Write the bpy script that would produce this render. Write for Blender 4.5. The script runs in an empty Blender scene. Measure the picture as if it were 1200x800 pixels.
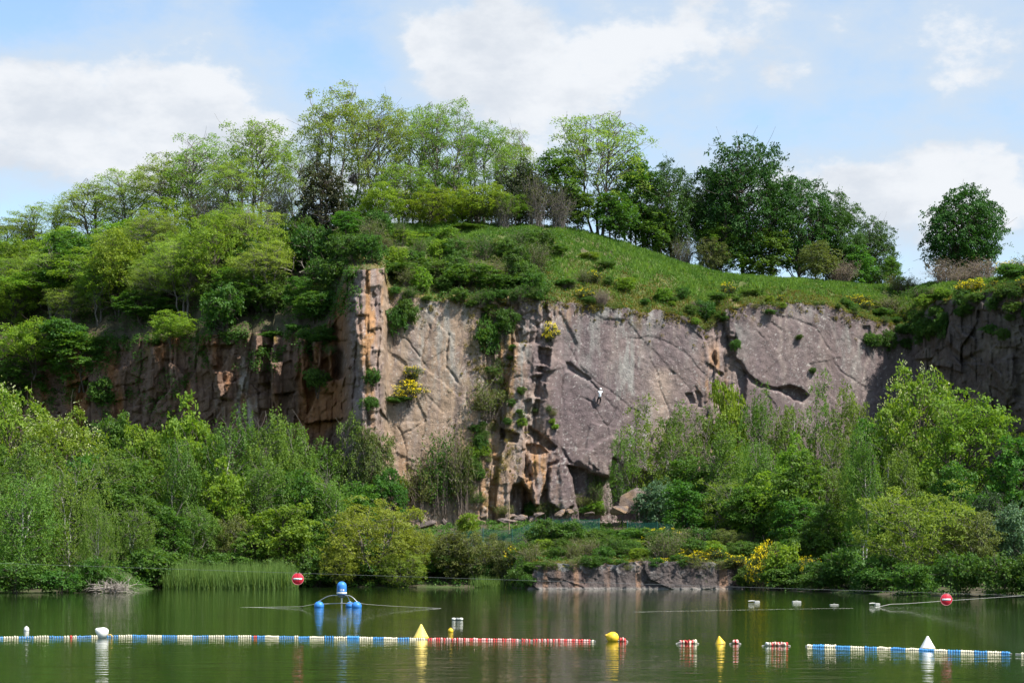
import bpy, math, random
import numpy as np
from mathutils import Vector

# ------------------------------------------------------------------ camera, world, sun, exposure
scene = bpy.context.scene
col = scene.collection
F = 2500.0          # focal length in photograph pixels (1200 px wide frame)
HZ = 650.0          # image row of the horizon in the photograph
CZ = 3.0            # camera height above the water

cam_d = bpy.data.cameras.new("camera")
cam = bpy.data.objects.new("camera", cam_d); col.objects.link(cam)
cam.location = (0, 0, CZ); cam.rotation_euler = (math.radians(90), 0, 0)
cam_d.sensor_width = 36.0; cam_d.sensor_fit = 'HORIZONTAL'
cam_d.lens = 36.0*F/1200.0
cam_d.shift_y = (HZ-400.0)/1200.0
cam_d.clip_start = 0.5; cam_d.clip_end = 12000
scene.camera = cam

SUN = Vector((0.50, -0.30, 0.84)).normalized()
sun_d = bpy.data.lights.new("sun", 'SUN'); sun = bpy.data.objects.new("sun", sun_d); col.objects.link(sun)
sun_d.energy = 5.0; sun_d.angle = math.radians(0.5); sun_d.color = (1.0, 0.955, 0.88)
sun.rotation_euler = (-SUN).to_track_quat('-Z', 'Y').to_euler()

world = bpy.data.worlds.new("World"); scene.world = world; world.use_nodes = True
def build_world():
    nt = world.node_tree; N = nt.nodes; L = nt.links; N.clear()
    out = N.new('ShaderNodeOutputWorld'); bg = N.new('ShaderNodeBackground'); bg.inputs[1].default_value = 0.14
    sky = N.new('ShaderNodeTexSky'); sky.sky_type = 'NISHITA'; sky.sun_disc = False
    sky.sun_elevation = math.asin(SUN.z); sky.sun_rotation = math.atan2(SUN.x, SUN.y) % (2*math.pi)
    sky.air_density = 1.0; sky.dust_density = 0.6; sky.ozone_density = 1.6
    tc = N.new('ShaderNodeTexCoord')
    def math_(op, a, b=None, clamp=False):
        n = N.new('ShaderNodeMath'); n.operation = op; n.use_clamp = clamp
        for i, v in enumerate((a, b)):
            if v is None: continue
            if isinstance(v, (int, float)): n.inputs[i].default_value = v
            else: L.new(v, n.inputs[i])
        return n.outputs[0]
    def noise(scale, vec, detail, rough, off):
        mp = N.new('ShaderNodeMapping'); mp.inputs['Location'].default_value = off; mp.inputs['Scale'].default_value = vec
        L.new(tc.outputs['Generated'], mp.inputs['Vector'])
        n = N.new('ShaderNodeTexNoise'); n.inputs['Scale'].default_value = scale
        n.inputs['Detail'].default_value = detail; n.inputs['Roughness'].default_value = rough
        L.new(mp.outputs[0], n.inputs['Vector']); return n.outputs[0]
    big = noise(7.5, (1, 1, 1.8), 10.0, 0.62, (3.1, 0.7, 1.9))
    fine = noise(17.0, (1, 1, 1.6), 7.0, 0.6, (8.2, 1.3, 0.4))
    # cumulus banks: broad humps on the sky sphere that the noise breaks up
    hump = 0.0
    def gauss(dx, dz, sx, sz, amp):
        d = Vector((dx, 1, dz)).normalized()
        sub = N.new('ShaderNodeVectorMath'); sub.operation = 'SUBTRACT'
        L.new(tc.outputs['Generated'], sub.inputs[0]); sub.inputs[1].default_value = d
        mul = N.new('ShaderNodeVectorMath'); mul.operation = 'MULTIPLY'
        L.new(sub.outputs[0], mul.inputs[0]); mul.inputs[1].default_value = (1/sx, 0.6/max(sx, sz), 1/sz)
        ln = N.new('ShaderNodeVectorMath'); ln.operation = 'LENGTH'; L.new(mul.outputs[0], ln.inputs[0])
        e = math_('MULTIPLY', math_('POWER', ln.outputs['Value'], 2.0), -1.0)
        return math_('MULTIPLY', math_('EXPONENT', e), amp)
    terms = []
    for (px, py, wx, wz, amp) in ((600, 140, 900, 160, .19), (40, 110, 150, 60, .24), (130, 190, 170, 60, .20), (235, 130, 60, 40, .18), (545, 55, 110, 50, .20), (790, 45, 170, 45, .15),
                                  (1080, 235, 170, 65, .34), (1150, 30, 90, 40, .18), (360, 75, 60, 30, .10), (240, 40, 120, 40, .12),
                                  (385, 60, 80, 70, -.26), (20, 15, 90, 45, -.28), (310, 20, 60, 40, -.12), (900, 150, 200, 50, -.06), (640, 165, 150, 60, -.04)):
        terms.append(gauss((px-600)/F, (HZ-py)/F, wx/F, wz/F, amp))
    s = terms[0]
    for t in terms[1:]: s = math_('ADD', s, t)
    dens = math_('ADD', math_('ADD', big, math_('MULTIPLY', fine, 0.66)), s)
    def ramp(v, a, b):
        m = N.new('ShaderNodeMapRange'); m.interpolation_type = 'SMOOTHSTEP'; m.inputs[1].default_value = a; m.inputs[2].default_value = b
        L.new(v, m.inputs[0]); return m.outputs[0]
    veil = math_('MULTIPLY', ramp(dens, 0.70, 1.12), 0.85)
    puff = math_('MULTIPLY', ramp(dens, 1.04, 1.17), 0.92)
    mx = N.new('ShaderNodeMix'); mx.data_type = 'RGBA'; L.new(veil, mx.inputs[0])
    boost = N.new('ShaderNodeMix'); boost.data_type = 'RGBA'; boost.blend_type = 'MULTIPLY'; boost.inputs[0].default_value = 1
    L.new(sky.outputs[0], boost.inputs[6]); boost.inputs[7].default_value = SKYTINT
    L.new(boost.outputs[2], mx.inputs[6]); mx.inputs[7].default_value = VEIL
    mx2 = N.new('ShaderNodeMix'); mx2.data_type = 'RGBA'; L.new(puff, mx2.inputs[0])
    L.new(mx.outputs[2], mx2.inputs[6])
    shade = N.new('ShaderNodeMix'); shade.data_type = 'RGBA'; shade.inputs[6].default_value = (2.95, 3.15, 3.45, 1); shade.inputs[7].default_value = PUFF
    L.new(ramp(noise(13.0, (1, 1, 1.9), 7.0, .6, (1.7, 5.3, 2.2)), .36, .58), shade.inputs[0]); L.new(shade.outputs[2], mx2.inputs[7])
    L.new(mx2.outputs[2], bg.inputs[0]); L.new(bg.outputs[0], out.inputs[0])
SKYTINT = (0.84, 0.86, 0.86, 1); VEIL = (2.75, 3.15, 3.62, 1); PUFF = (3.75, 3.85, 4.0, 1)
build_world()

scene.view_settings.view_transform = 'Standard'; scene.view_settings.look = 'None'
scene.view_settings.exposure = 0.80; scene.view_settings.gamma = 1.0; scene.view_settings.use_curve_mapping = False
scene.render.engine = 'CYCLES'
scene.cycles.use_denoising = True
scene.cycles.max_bounces = 7; scene.cycles.diffuse_bounces = 3; scene.cycles.glossy_bounces = 3
scene.cycles.transmission_bounces = 4; scene.cycles.transparent_max_bounces = 8
scene.cycles.caustics_reflective = False; scene.cycles.caustics_refractive = False
scene.cycles.sample_clamp_indirect = 6.0

# ------------------------------------------------------------------ helpers
rng0 = np.random.default_rng(11)
def PX(px, py, Y): return ((px-600.0)/F*Y, Y, CZ+(HZ-py)/F*Y)
def IP(x, pts):
    a = np.array(pts, float); return np.interp(x, a[:, 0], a[:, 1])
def sstep(a, b, x):
    t = np.clip((x-a)/(b-a), 0, 1); return t*t*(3-2*t)

def _h(ix, iy, seed):
    n = (ix.astype(np.int64)*374761393 + iy.astype(np.int64)*668265263 + seed*2147483647) & 0xFFFFFFFF
    n = ((n ^ (n >> 13))*1274126177) & 0xFFFFFFFF
    n = ((n ^ (n >> 16))*2246822519) & 0xFFFFFFFF
    return ((n ^ (n >> 15)) & 0xFFFFFF)/float(0xFFFFFF)
def vnoise(x, y, seed=0):
    x = np.asarray(x, float); y = np.asarray(y, float)
    ix = np.floor(x); iy = np.floor(y); fx = x-ix; fy = y-iy
    fx = fx*fx*fx*(fx*(fx*6-15)+10); fy = fy*fy*fy*(fy*(fy*6-15)+10)
    a = _h(ix, iy, seed); b = _h(ix+1, iy, seed); c = _h(ix, iy+1, seed); d = _h(ix+1, iy+1, seed)
    return (a*(1-fx)+b*fx)*(1-fy)+(c*(1-fx)+d*fx)*fy
def fbm(x, y, seed=0, oct=5, gain=0.5):
    s = 0; a = 1; t = 0
    for i in range(oct):
        s = s+a*vnoise(x*2**i+17.3*i, y*2**i-9.1*i, seed+i*7); t += a; a *= gain
    return s/t*2-1
def cells(x, y, seed=0, jit=0.85):
    """Voronoi: nearest distance gap (0 at a joint) and the nearest cell's random numbers."""
    x = np.asarray(x, float); y = np.asarray(y, float)
    ix = np.floor(x); iy = np.floor(y)
    f1 = np.full(x.shape, 9.0); f2 = np.full(x.shape, 9.0); r1 = np.zeros(x.shape); r2 = np.zeros(x.shape); dx1 = np.zeros(x.shape)
    for i in (-1, 0, 1):
        for j in (-1, 0, 1):
            cx = ix+i; cy = iy+j
            qx = cx+.5+jit*(_h(cx, cy, seed)-.5); qy = cy+.5+jit*(_h(cx, cy, seed+1)-.5)
            d = np.hypot(x-qx, y-qy)
            near = d < f1
            f2 = np.where(near, f1, np.minimum(f2, d))
            r1 = np.where(near, _h(cx, cy, seed+2), r1); r2 = np.where(near, _h(cx, cy, seed+3), r2)
            dx1 = np.where(near, x-qx, dx1)
            f1 = np.where(near, d, f1)
    return f2-f1, r1, r2, dx1
def inpoly(x, y, poly):
    c = np.zeros(x.shape, bool); n = len(poly)
    for i in range(n):
        x1, y1 = poly[i]; x2, y2 = poly[(i+1) % n]
        m = ((y1 > y) != (y2 > y)) & (x < (x2-x1)*(y-y1)/((y2-y1) or 1e-9)+x1)
        c ^= m
    return c
def polydist(x, y, pts, closed=False):
    d = np.full(x.shape, 1e9); n = len(pts)
    for i in range(n if closed else n-1):
        ax, ay = pts[i]; bx, by = pts[(i+1) % n]
        vx, vy = bx-ax, by-ay
        t = np.clip(((x-ax)*vx+(y-ay)*vy)/(vx*vx+vy*vy+1e-9), 0, 1)
        d = np.minimum(d, np.hypot(x-ax-t*vx, y-ay-t*vy))
    return d
def pmask(x, y, poly, soft=2.0):
    """1 inside the outline, 0 outside, with a short ramp."""
    d = polydist(x, y, poly, True)
    s = np.where(inpoly(x, y, poly), d, -d)
    return sstep(-soft*.5, soft*.5, s)

def mesh_np(name, verts, faces, mat, smooth=False, attrs=None, colors=None):
    """faces: one (n,k) int array or a list of such arrays."""
    if not isinstance(faces, (list, tuple)): faces = [faces]
    faces = [f for f in faces if len(f)]
    me = bpy.data.meshes.new(name)
    verts = np.asarray(verts, np.float32)
    me.vertices.add(len(verts)); me.vertices.foreach_set('co', verts.ravel())
    nl = sum(f.size for f in faces); nf = sum(len(f) for f in faces)
    me.loops.add(nl); me.polygons.add(nf)
    me.loops.foreach_set('vertex_index', np.concatenate([f.ravel() for f in faces]).astype(np.int32))
    tot = np.concatenate([np.full(len(f), f.shape[1]) for f in faces]); st = np.concatenate([[0], np.cumsum(tot)[:-1]])
    me.polygons.foreach_set('loop_start', st.astype(np.int32)); me.polygons.foreach_set('loop_total', tot.astype(np.int32))
    me.update(calc_edges=True)
    if smooth: me.polygons.foreach_set('use_smooth', np.ones(nf, bool))
    if attrs:
        for k, (dom, v) in attrs.items():
            a = me.attributes.new(k, 'FLOAT', dom); a.data.foreach_set('value', np.asarray(v, np.float32))
    if colors is not None:
        a = me.attributes.new('pigment', 'FLOAT_COLOR', 'POINT')
        c = np.ones((len(verts), 4), np.float32); c[:, :3] = colors; a.data.foreach_set('color', c.ravel())
    for m in (mat if isinstance(mat, (list, tuple)) else [mat]): me.materials.append(m)
    return me
def grid_faces(nr, nc):
    i = np.arange(nr*nc).reshape(nr, nc)
    return np.stack([i[:-1, :-1], i[1:, :-1], i[1:, 1:], i[:-1, 1:]], -1).reshape(-1, 4)

def link(name, data, parent=None):
    o = bpy.data.objects.new(name, data); col.objects.link(o)
    if parent is not None: o.parent = parent
    return o
def tag(o, label, cat, group=None):
    o['label'] = label; o['category'] = cat
    if group: o['group'] = group
    return o
def thing(name, label, cat, loc=(0, 0, 0), group=None):
    o = link(name, None); o.location = loc; o.empty_display_size = 0.2
    return tag(o, label, cat, group)
def struct(name, me, kind='structure'):
    o = link(name, me); o['kind'] = kind; return o

class MB:
    def stemfaces(s): return np.concatenate([np.full(len(q), 1 if i < s.nstem else 0) for i, q in enumerate(s.q)]).astype(np.int32)
    """collects tubes, lathes, boxes into one mesh"""
    def __init__(s): s.v = []; s.q = []; s.n = 0
    def add(s, v, f):
        v = np.asarray(v, float); s.v.append(v); s.q.append(np.asarray(f)+s.n); s.n += len(v)
    def tube(s, pts, rad, k=6, cap=True):
        pts = np.asarray(pts, float); n = len(pts); rad = np.broadcast_to(np.asarray(rad, float), (n,))
        t = np.gradient(pts, axis=0); t /= np.linalg.norm(t, axis=1)[:, None]+1e-9
        ref = np.tile([0, 0, 1.0], (n, 1)); ref[np.abs(t[:, 2]) > .9] = (1, 0, 0)
        a = np.cross(t, ref); a /= np.linalg.norm(a, axis=1)[:, None]+1e-9; b = np.cross(t, a)
        for i in range(1, n):                 # keep the frame from flipping
            if np.dot(a[i], a[i-1]) < 0: a[i] *= -1; b[i] *= -1
        th = np.arange(k)/k*2*math.pi
        ring = pts[:, None]+rad[:, None, None]*(np.cos(th)[None, :, None]*a[:, None]+np.sin(th)[None, :, None]*b[:, None])
        idx = np.arange(n*k).reshape(n, k)
        q = np.stack([idx[:-1], np.roll(idx[:-1], -1, 1), np.roll(idx[1:], -1, 1), idx[1:]], -1).reshape(-1, 4)
        s.add(ring.reshape(-1, 3), q)
    def lathe(s, prof, k=24, M=None):
        """prof: (radius, z) from bottom to top, about local z; M maps local points"""
        prof = np.asarray(prof, float); n = len(prof); th = np.arange(k)/k*2*math.pi
        v = np.stack([prof[:, None, 0]*np.cos(th)[None], prof[:, None, 0]*np.sin(th)[None], np.repeat(prof[:, 1:2], k, 1)], -1).reshape(-1, 3)
        if M is not None: v = v @ np.asarray(M.to_3x3()).T+np.asarray(M.translation)
        idx = np.arange(n*k).reshape(n, k)
        q = np.stack([idx[:-1], np.roll(idx[:-1], -1, 1), np.roll(idx[1:], -1, 1), idx[1:]], -1).reshape(-1, 4)
        s.add(v, q)
    def box(s, c, d):
        c = np.asarray(c, float); d = np.asarray(d, float)/2
        v = np.array([(x, y, z) for x in (-1, 1) for y in (-1, 1) for z in (-1, 1)])*d+c
        s.add(v, np.array([(0, 1, 3, 2), (4, 6, 7, 5), (0, 4, 5, 1), (2, 3, 7, 6), (0, 2, 6, 4), (1, 5, 7, 3)]))
    def mesh(s, name, mat, smooth=True): return mesh_np(name, np.concatenate(s.v), np.concatenate(s.q), mat, smooth)

# ------------------------------------------------------------------ materials
def new_mat(name):
    m = bpy.data.materials.new(name); m.use_nodes = True; m.node_tree.nodes.clear(); return m, m.node_tree.nodes, m.node_tree.links
def paint(name, c, rough=0.5, bump=0.0, bscale=30, vary=0.12, spec=0.4, metal=0.0, vscale=6.0):
    m, N, L = new_mat(name)
    o = N.new('ShaderNodeOutputMaterial'); b = N.new('ShaderNodeBsdfPrincipled')
    b.inputs['Roughness'].default_value = rough; b.inputs['Specular IOR Level'].default_value = spec; b.inputs['Metallic'].default_value = metal
    tc = N.new('ShaderNodeTexCoord'); n = N.new('ShaderNodeTexNoise'); n.inputs['Scale'].default_value = vscale; n.inputs['Detail'].default_value = 6
    L.new(tc.outputs['Object'], n.inputs['Vector'])
    r = N.new('ShaderNodeValToRGB')
    r.color_ramp.elements[0].position = .3; r.color_ramp.elements[1].position = .7
    r.color_ramp.elements[0].color = tuple(x*(1-vary) for x in c)+(1,); r.color_ramp.elements[1].color = tuple(min(1, x*(1+vary)) for x in c)+(1,)
    L.new(n.outputs[0], r.inputs[0]); L.new(r.outputs[0], b.inputs['Base Color'])
    if bump:
        n2 = N.new('ShaderNodeTexNoise'); n2.inputs['Scale'].default_value = bscale; n2.inputs['Detail'].default_value = 5
        L.new(tc.outputs['Object'], n2.inputs['Vector'])
        bp = N.new('ShaderNodeBump'); bp.inputs['Strength'].default_value = bump; L.new(n2.outputs[0], bp.inputs['Height']); L.new(bp.outputs[0], b.inputs['Normal'])
    L.new(b.outputs[0], o.inputs[0]); return m
def leaf_mat(name, c0, c1, trans=0.4, hue=0.03, spec=0.25):
    """leaf colour runs from c0 to c1 leaf by leaf; each plant is shifted a little"""
    m, N, L = new_mat(name)
    o = N.new('ShaderNodeOutputMaterial'); b = N.new('ShaderNodeBsdfPrincipled'); t = N.new('ShaderNodeBsdfTranslucent'); mx = N.new('ShaderNodeMixShader')
    b.inputs['Roughness'].default_value = 0.55; b.inputs['Specular IOR Level'].default_value = spec
    at = N.new('ShaderNodeAttribute'); at.attribute_name = 'var'
    r = N.new('ShaderNodeValToRGB'); r.color_ramp.elements[0].color = tuple(c0)+(1,); r.color_ramp.elements[1].color = tuple(c1)+(1,)
    L.new(at.outputs['Fac'], r.inputs[0])
    oi = N.new('ShaderNodeObjectInfo'); hs = N.new('ShaderNodeHueSaturation')
    mh = N.new('ShaderNodeMapRange'); mh.inputs[3].default_value = .5-hue*.3; mh.inputs[4].default_value = .5+hue*.9
    mv = N.new('ShaderNodeMath'); mv.operation = 'MULTIPLY_ADD'; mv.inputs[1].default_value = 7.31; mv.inputs[2].default_value = 0
    fr = N.new('ShaderNodeMath'); fr.operation = 'FRACT'; m2 = N.new('ShaderNodeMapRange'); m2.inputs[3].default_value = .88; m2.inputs[4].default_value = 1.15
    L.new(oi.outputs['Random'], mh.inputs[0]); L.new(oi.outputs['Random'], mv.inputs[0]); L.new(mv.outputs[0], fr.inputs[0]); L.new(fr.outputs[0], m2.inputs[0])
    L.new(mh.outputs[0], hs.inputs['Hue']); L.new(m2.outputs[0], hs.inputs['Value']); L.new(r.outputs[0], hs.inputs['Color'])
    L.new(hs.outputs[0], b.inputs['Base Color'])
    g = N.new('ShaderNodeMix'); g.data_type = 'RGBA'; g.blend_type = 'MULTIPLY'; g.inputs[0].default_value = 1; g.inputs[7].default_value = (1.35, 1.3, .6, 1)
    L.new(hs.outputs[0], g.inputs[6]); L.new(g.outputs[2], t.inputs[0])
    mx.inputs[0].default_value = min(.55, trans+.10); L.new(b.outputs[0], mx.inputs[1]); L.new(t.outputs[0], mx.inputs[2]); L.new(mx.outputs[0], o.inputs[0]); return m
def pigment_mat(name, rough=0.85, bump=0.5, scales=(1.6, 9.0), fleck=None, vary=0.3):
    """colour from the surface's own mineral/plant map, broken up by fine noise"""
    m, N, L = new_mat(name)
    o = N.new('ShaderNodeOutputMaterial'); b = N.new('ShaderNodeBsdfPrincipled'); b.inputs['Roughness'].default_value = rough
    b.inputs['Specular IOR Level'].default_value = .25
    at = N.new('ShaderNodeAttribute'); at.attribute_name = 'pigment'; tc = N.new('ShaderNodeTexCoord')
    n1 = N.new('ShaderNodeTexNoise'); n1.inputs['Scale'].default_value = scales[0]; n1.inputs['Detail'].default_value = 9; n1.inputs['Roughness'].default_value = .68
    L.new(tc.outputs['Object'], n1.inputs['Vector'])
    mr = N.new('ShaderNodeMapRange'); mr.inputs[1].default_value = .28; mr.inputs[2].default_value = .72; mr.inputs[3].default_value = 1-vary; mr.inputs[4].default_value = 1+vary
    L.new(n1.outputs[0], mr.inputs[0])
    mul = N.new('ShaderNodeMix'); mul.data_type = 'RGBA'; mul.blend_type = 'MULTIPLY'; mul.inputs[0].default_value = 1
    cmb = N.new('ShaderNodeCombineColor'); [L.new(mr.outputs[0], cmb.inputs[i]) for i in range(3)]
    L.new(at.outputs['Color'], mul.inputs[6]); L.new(cmb.outputs[0], mul.inputs[7]); c = mul.outputs[2]
    if fleck:
        n3 = N.new('ShaderNodeTexNoise'); n3.inputs['Scale'].default_value = fleck[0]; n3.inputs['Detail'].default_value = 2
        L.new(tc.outputs['Object'], n3.inputs['Vector'])
        n4 = N.new('ShaderNodeTexNoise'); n4.inputs['Scale'].default_value = .35; n4.inputs['Detail'].default_value = 4; L.new(tc.outputs['Object'], n4.inputs['Vector'])
        ad = N.new('ShaderNodeMath'); ad.operation = 'MULTIPLY_ADD'; ad.inputs[1].default_value = .45
        L.new(n4.outputs[0], ad.inputs[0]); L.new(n3.outputs[0], ad.inputs[2])
        m3 = N.new('ShaderNodeMapRange'); m3.inputs[1].default_value = fleck[1]; m3.inputs[2].default_value = fleck[1]+.05; m3.inputs[4].default_value = .8
        L.new(ad.outputs[0], m3.inputs[0])
        f = N.new('ShaderNodeMix'); f.data_type = 'RGBA'; L.new(m3.outputs[0], f.inputs[0]); L.new(c, f.inputs[6]); f.inputs[7].default_value = fleck[2]; c = f.outputs[2]
    L.new(c, b.inputs['Base Color'])
    n2 = N.new('ShaderNodeTexNoise'); n2.inputs['Scale'].default_value = scales[1]; n2.inputs['Detail'].default_value = 8; n2.inputs['Roughness'].default_value = .65
    L.new(tc.outputs['Object'], n2.inputs['Vector'])
    ad2 = N.new('ShaderNodeMath'); ad2.operation = 'ADD'; L.new(n1.outputs[0], ad2.inputs[0]); L.new(n2.outputs[0], ad2.inputs[1])
    bp = N.new('ShaderNodeBump'); bp.inputs['Strength'].default_value = bump; bp.inputs['Distance'].default_value = .25
    L.new(ad2.outputs[0], bp.inputs['Height']); L.new(bp.outputs[0], b.inputs['Normal'])
    L.new(b.outputs[0], o.inputs[0]); return m

M = {}
M['rock'] = pigment_mat('rock', .85, .6, (1.5, 8), None, .36)
M['soil'] = pigment_mat('soil', .95, .5, (1.2, 6), None, .35)
M['locust'] = leaf_mat('locust_leaf', (.15, .24, .035), (.29, .375, .07), .42)
M['fresh'] = leaf_mat('fresh_leaf', (0.11, 0.2, 0.02), (0.25, 0.34, 0.04), .42)
M['broad'] = leaf_mat('broad_leaf', (0.05, 0.125, 0.018), (0.13, 0.23, 0.032), .38)
M['oak'] = leaf_mat('oak_leaf', (.028, .075, .012), (.07, .14, .022), .22)
M['birch'] = leaf_mat('birch_leaf', (0.085, 0.16, 0.022), (0.2, 0.285, 0.05), .42)
M['willow'] = leaf_mat('willow_leaf', (0.14, 0.185, 0.022), (0.28, 0.32, 0.05), .4)
M['olive'] = leaf_mat('olive_leaf', (0.085, 0.115, 0.026), (0.17, 0.195, 0.05), .3)
M['blue'] = leaf_mat('bluish_leaf', (.06, .12, .055), (.14, .22, .11), .3)
M['dark'] = leaf_mat('dark_leaf', (.022, .04, .014), (.05, .075, .025), .2)
M['rusty'] = leaf_mat('rusty_leaf', (0.028, 0.042, 0.016), (0.085, 0.075, 0.035), .2)
M['bramble'] = leaf_mat('bramble_leaf', (0.04, 0.1, 0.016), (0.115, 0.2, 0.03), .35)
M['dry'] = leaf_mat('dry_leaf', (.10, .075, .05), (.20, .16, .10), .2)
M['gorse'] = leaf_mat('gorse_leaf', (.045, .075, .016), (.10, .13, .03), .2)
M['yellow'] = leaf_mat('yellow_flower', (.68, .54, .008), (.85, .72, .02), .25, .006)
M['cream'] = leaf_mat('cream_flower', (.42, .47, .20), (.66, .68, .38), .3, .01)
M['grass'] = leaf_mat('grass_blade', (.060, .145, .018), (.16, .27, .05), .4, .0)
M['moss'] = leaf_mat('moss_leaf', (.11, .105, .018), (.26, .21, .035), .3, .0)
M['reed'] = leaf_mat('reed_blade', (.085, .17, .035), (.20, .29, .08), .35, .0)
M['bark'] = paint('bark', (.085, .068, .055), .9, .5, 14, .4)
M['greybark'] = paint('grey_bark', (.15, .13, .115), .9, .5, 14, .4)
M['whitebark'] = paint('white_bark', (.55, .53, .48), .8, .3, 8, .35)
M['twig'] = paint('twig', (.20, .155, .125), .9, 0, 10, .3)
M['deadwood'] = paint('dead_wood', (.30, .26, .22), .9, 0, 10, .3)

# ------------------------------------------------------------------ landform in numbers (columns are photograph columns)
RIM = [(-260, 405), (0, 402), (120, 398), (200, 394), (290, 388), (330, 391), (380, 388), (396, 350), (408, 318), (450, 312), (456, 340), (500, 350), (560, 349),
       (600, 346), (640, 350), (690, 357), (740, 362), (800, 369), (826, 384), (845, 366), (870, 359), (910, 355), (960, 357), (1000, 366), (1030, 374), (1060, 382), (1080, 366),
       (1100, 350), (1150, 344), (1200, 342), (1460, 338)]
CREST = [(-260, 335), (0, 320), (100, 303), (200, 288), (300, 277), (390, 268), (450, 263), (600, 263), (660, 266), (700, 275), (750, 291), (800, 309), (850, 321),
         (900, 326), (960, 330), (1020, 335), (1060, 336), (1100, 333), (1150, 333), (1180, 326), (1205, 321), (1460, 316)]
WALL = [(-260, 290), (0, 260), (200, 244), (330, 235), (394, 230), (409, 223.2), (425, 221.0), (442, 221.5), (456, 223.5), (560, 224.5), (650, 225), (830, 230), (1000, 235), (1066, 239),
        (1092, 235), (1200, 217), (1460, 190)]
LEAN = [(-260, -.02), (0, -.03), (330, -.04), (405, .0), (460, .10), (640, .08), (660, .13), (840, .13), (1050, .15), (1080, .04), (1200, .0), (1460, 0)]
BACK = [(-260, 30), (300, 30), (420, 30), (700, 28), (850, 22), (1000, 20), (1070, 18), (1200, 16), (1460, 16)]
SHORE = [(-260, 162), (0, 164), (150, 170), (185, 190), (350, 199), (600, 197), (618, 187.4), (880, 187.4), (905, 180), (1000, 165), (1060, 155), (1200, 148), (1460, 140)]
FOOT = [(-260, 5), (400, 5.2), (560, 6.2), (720, 6.4), (900, 5.6), (1100, 5.0), (1460, 5)]

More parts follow.
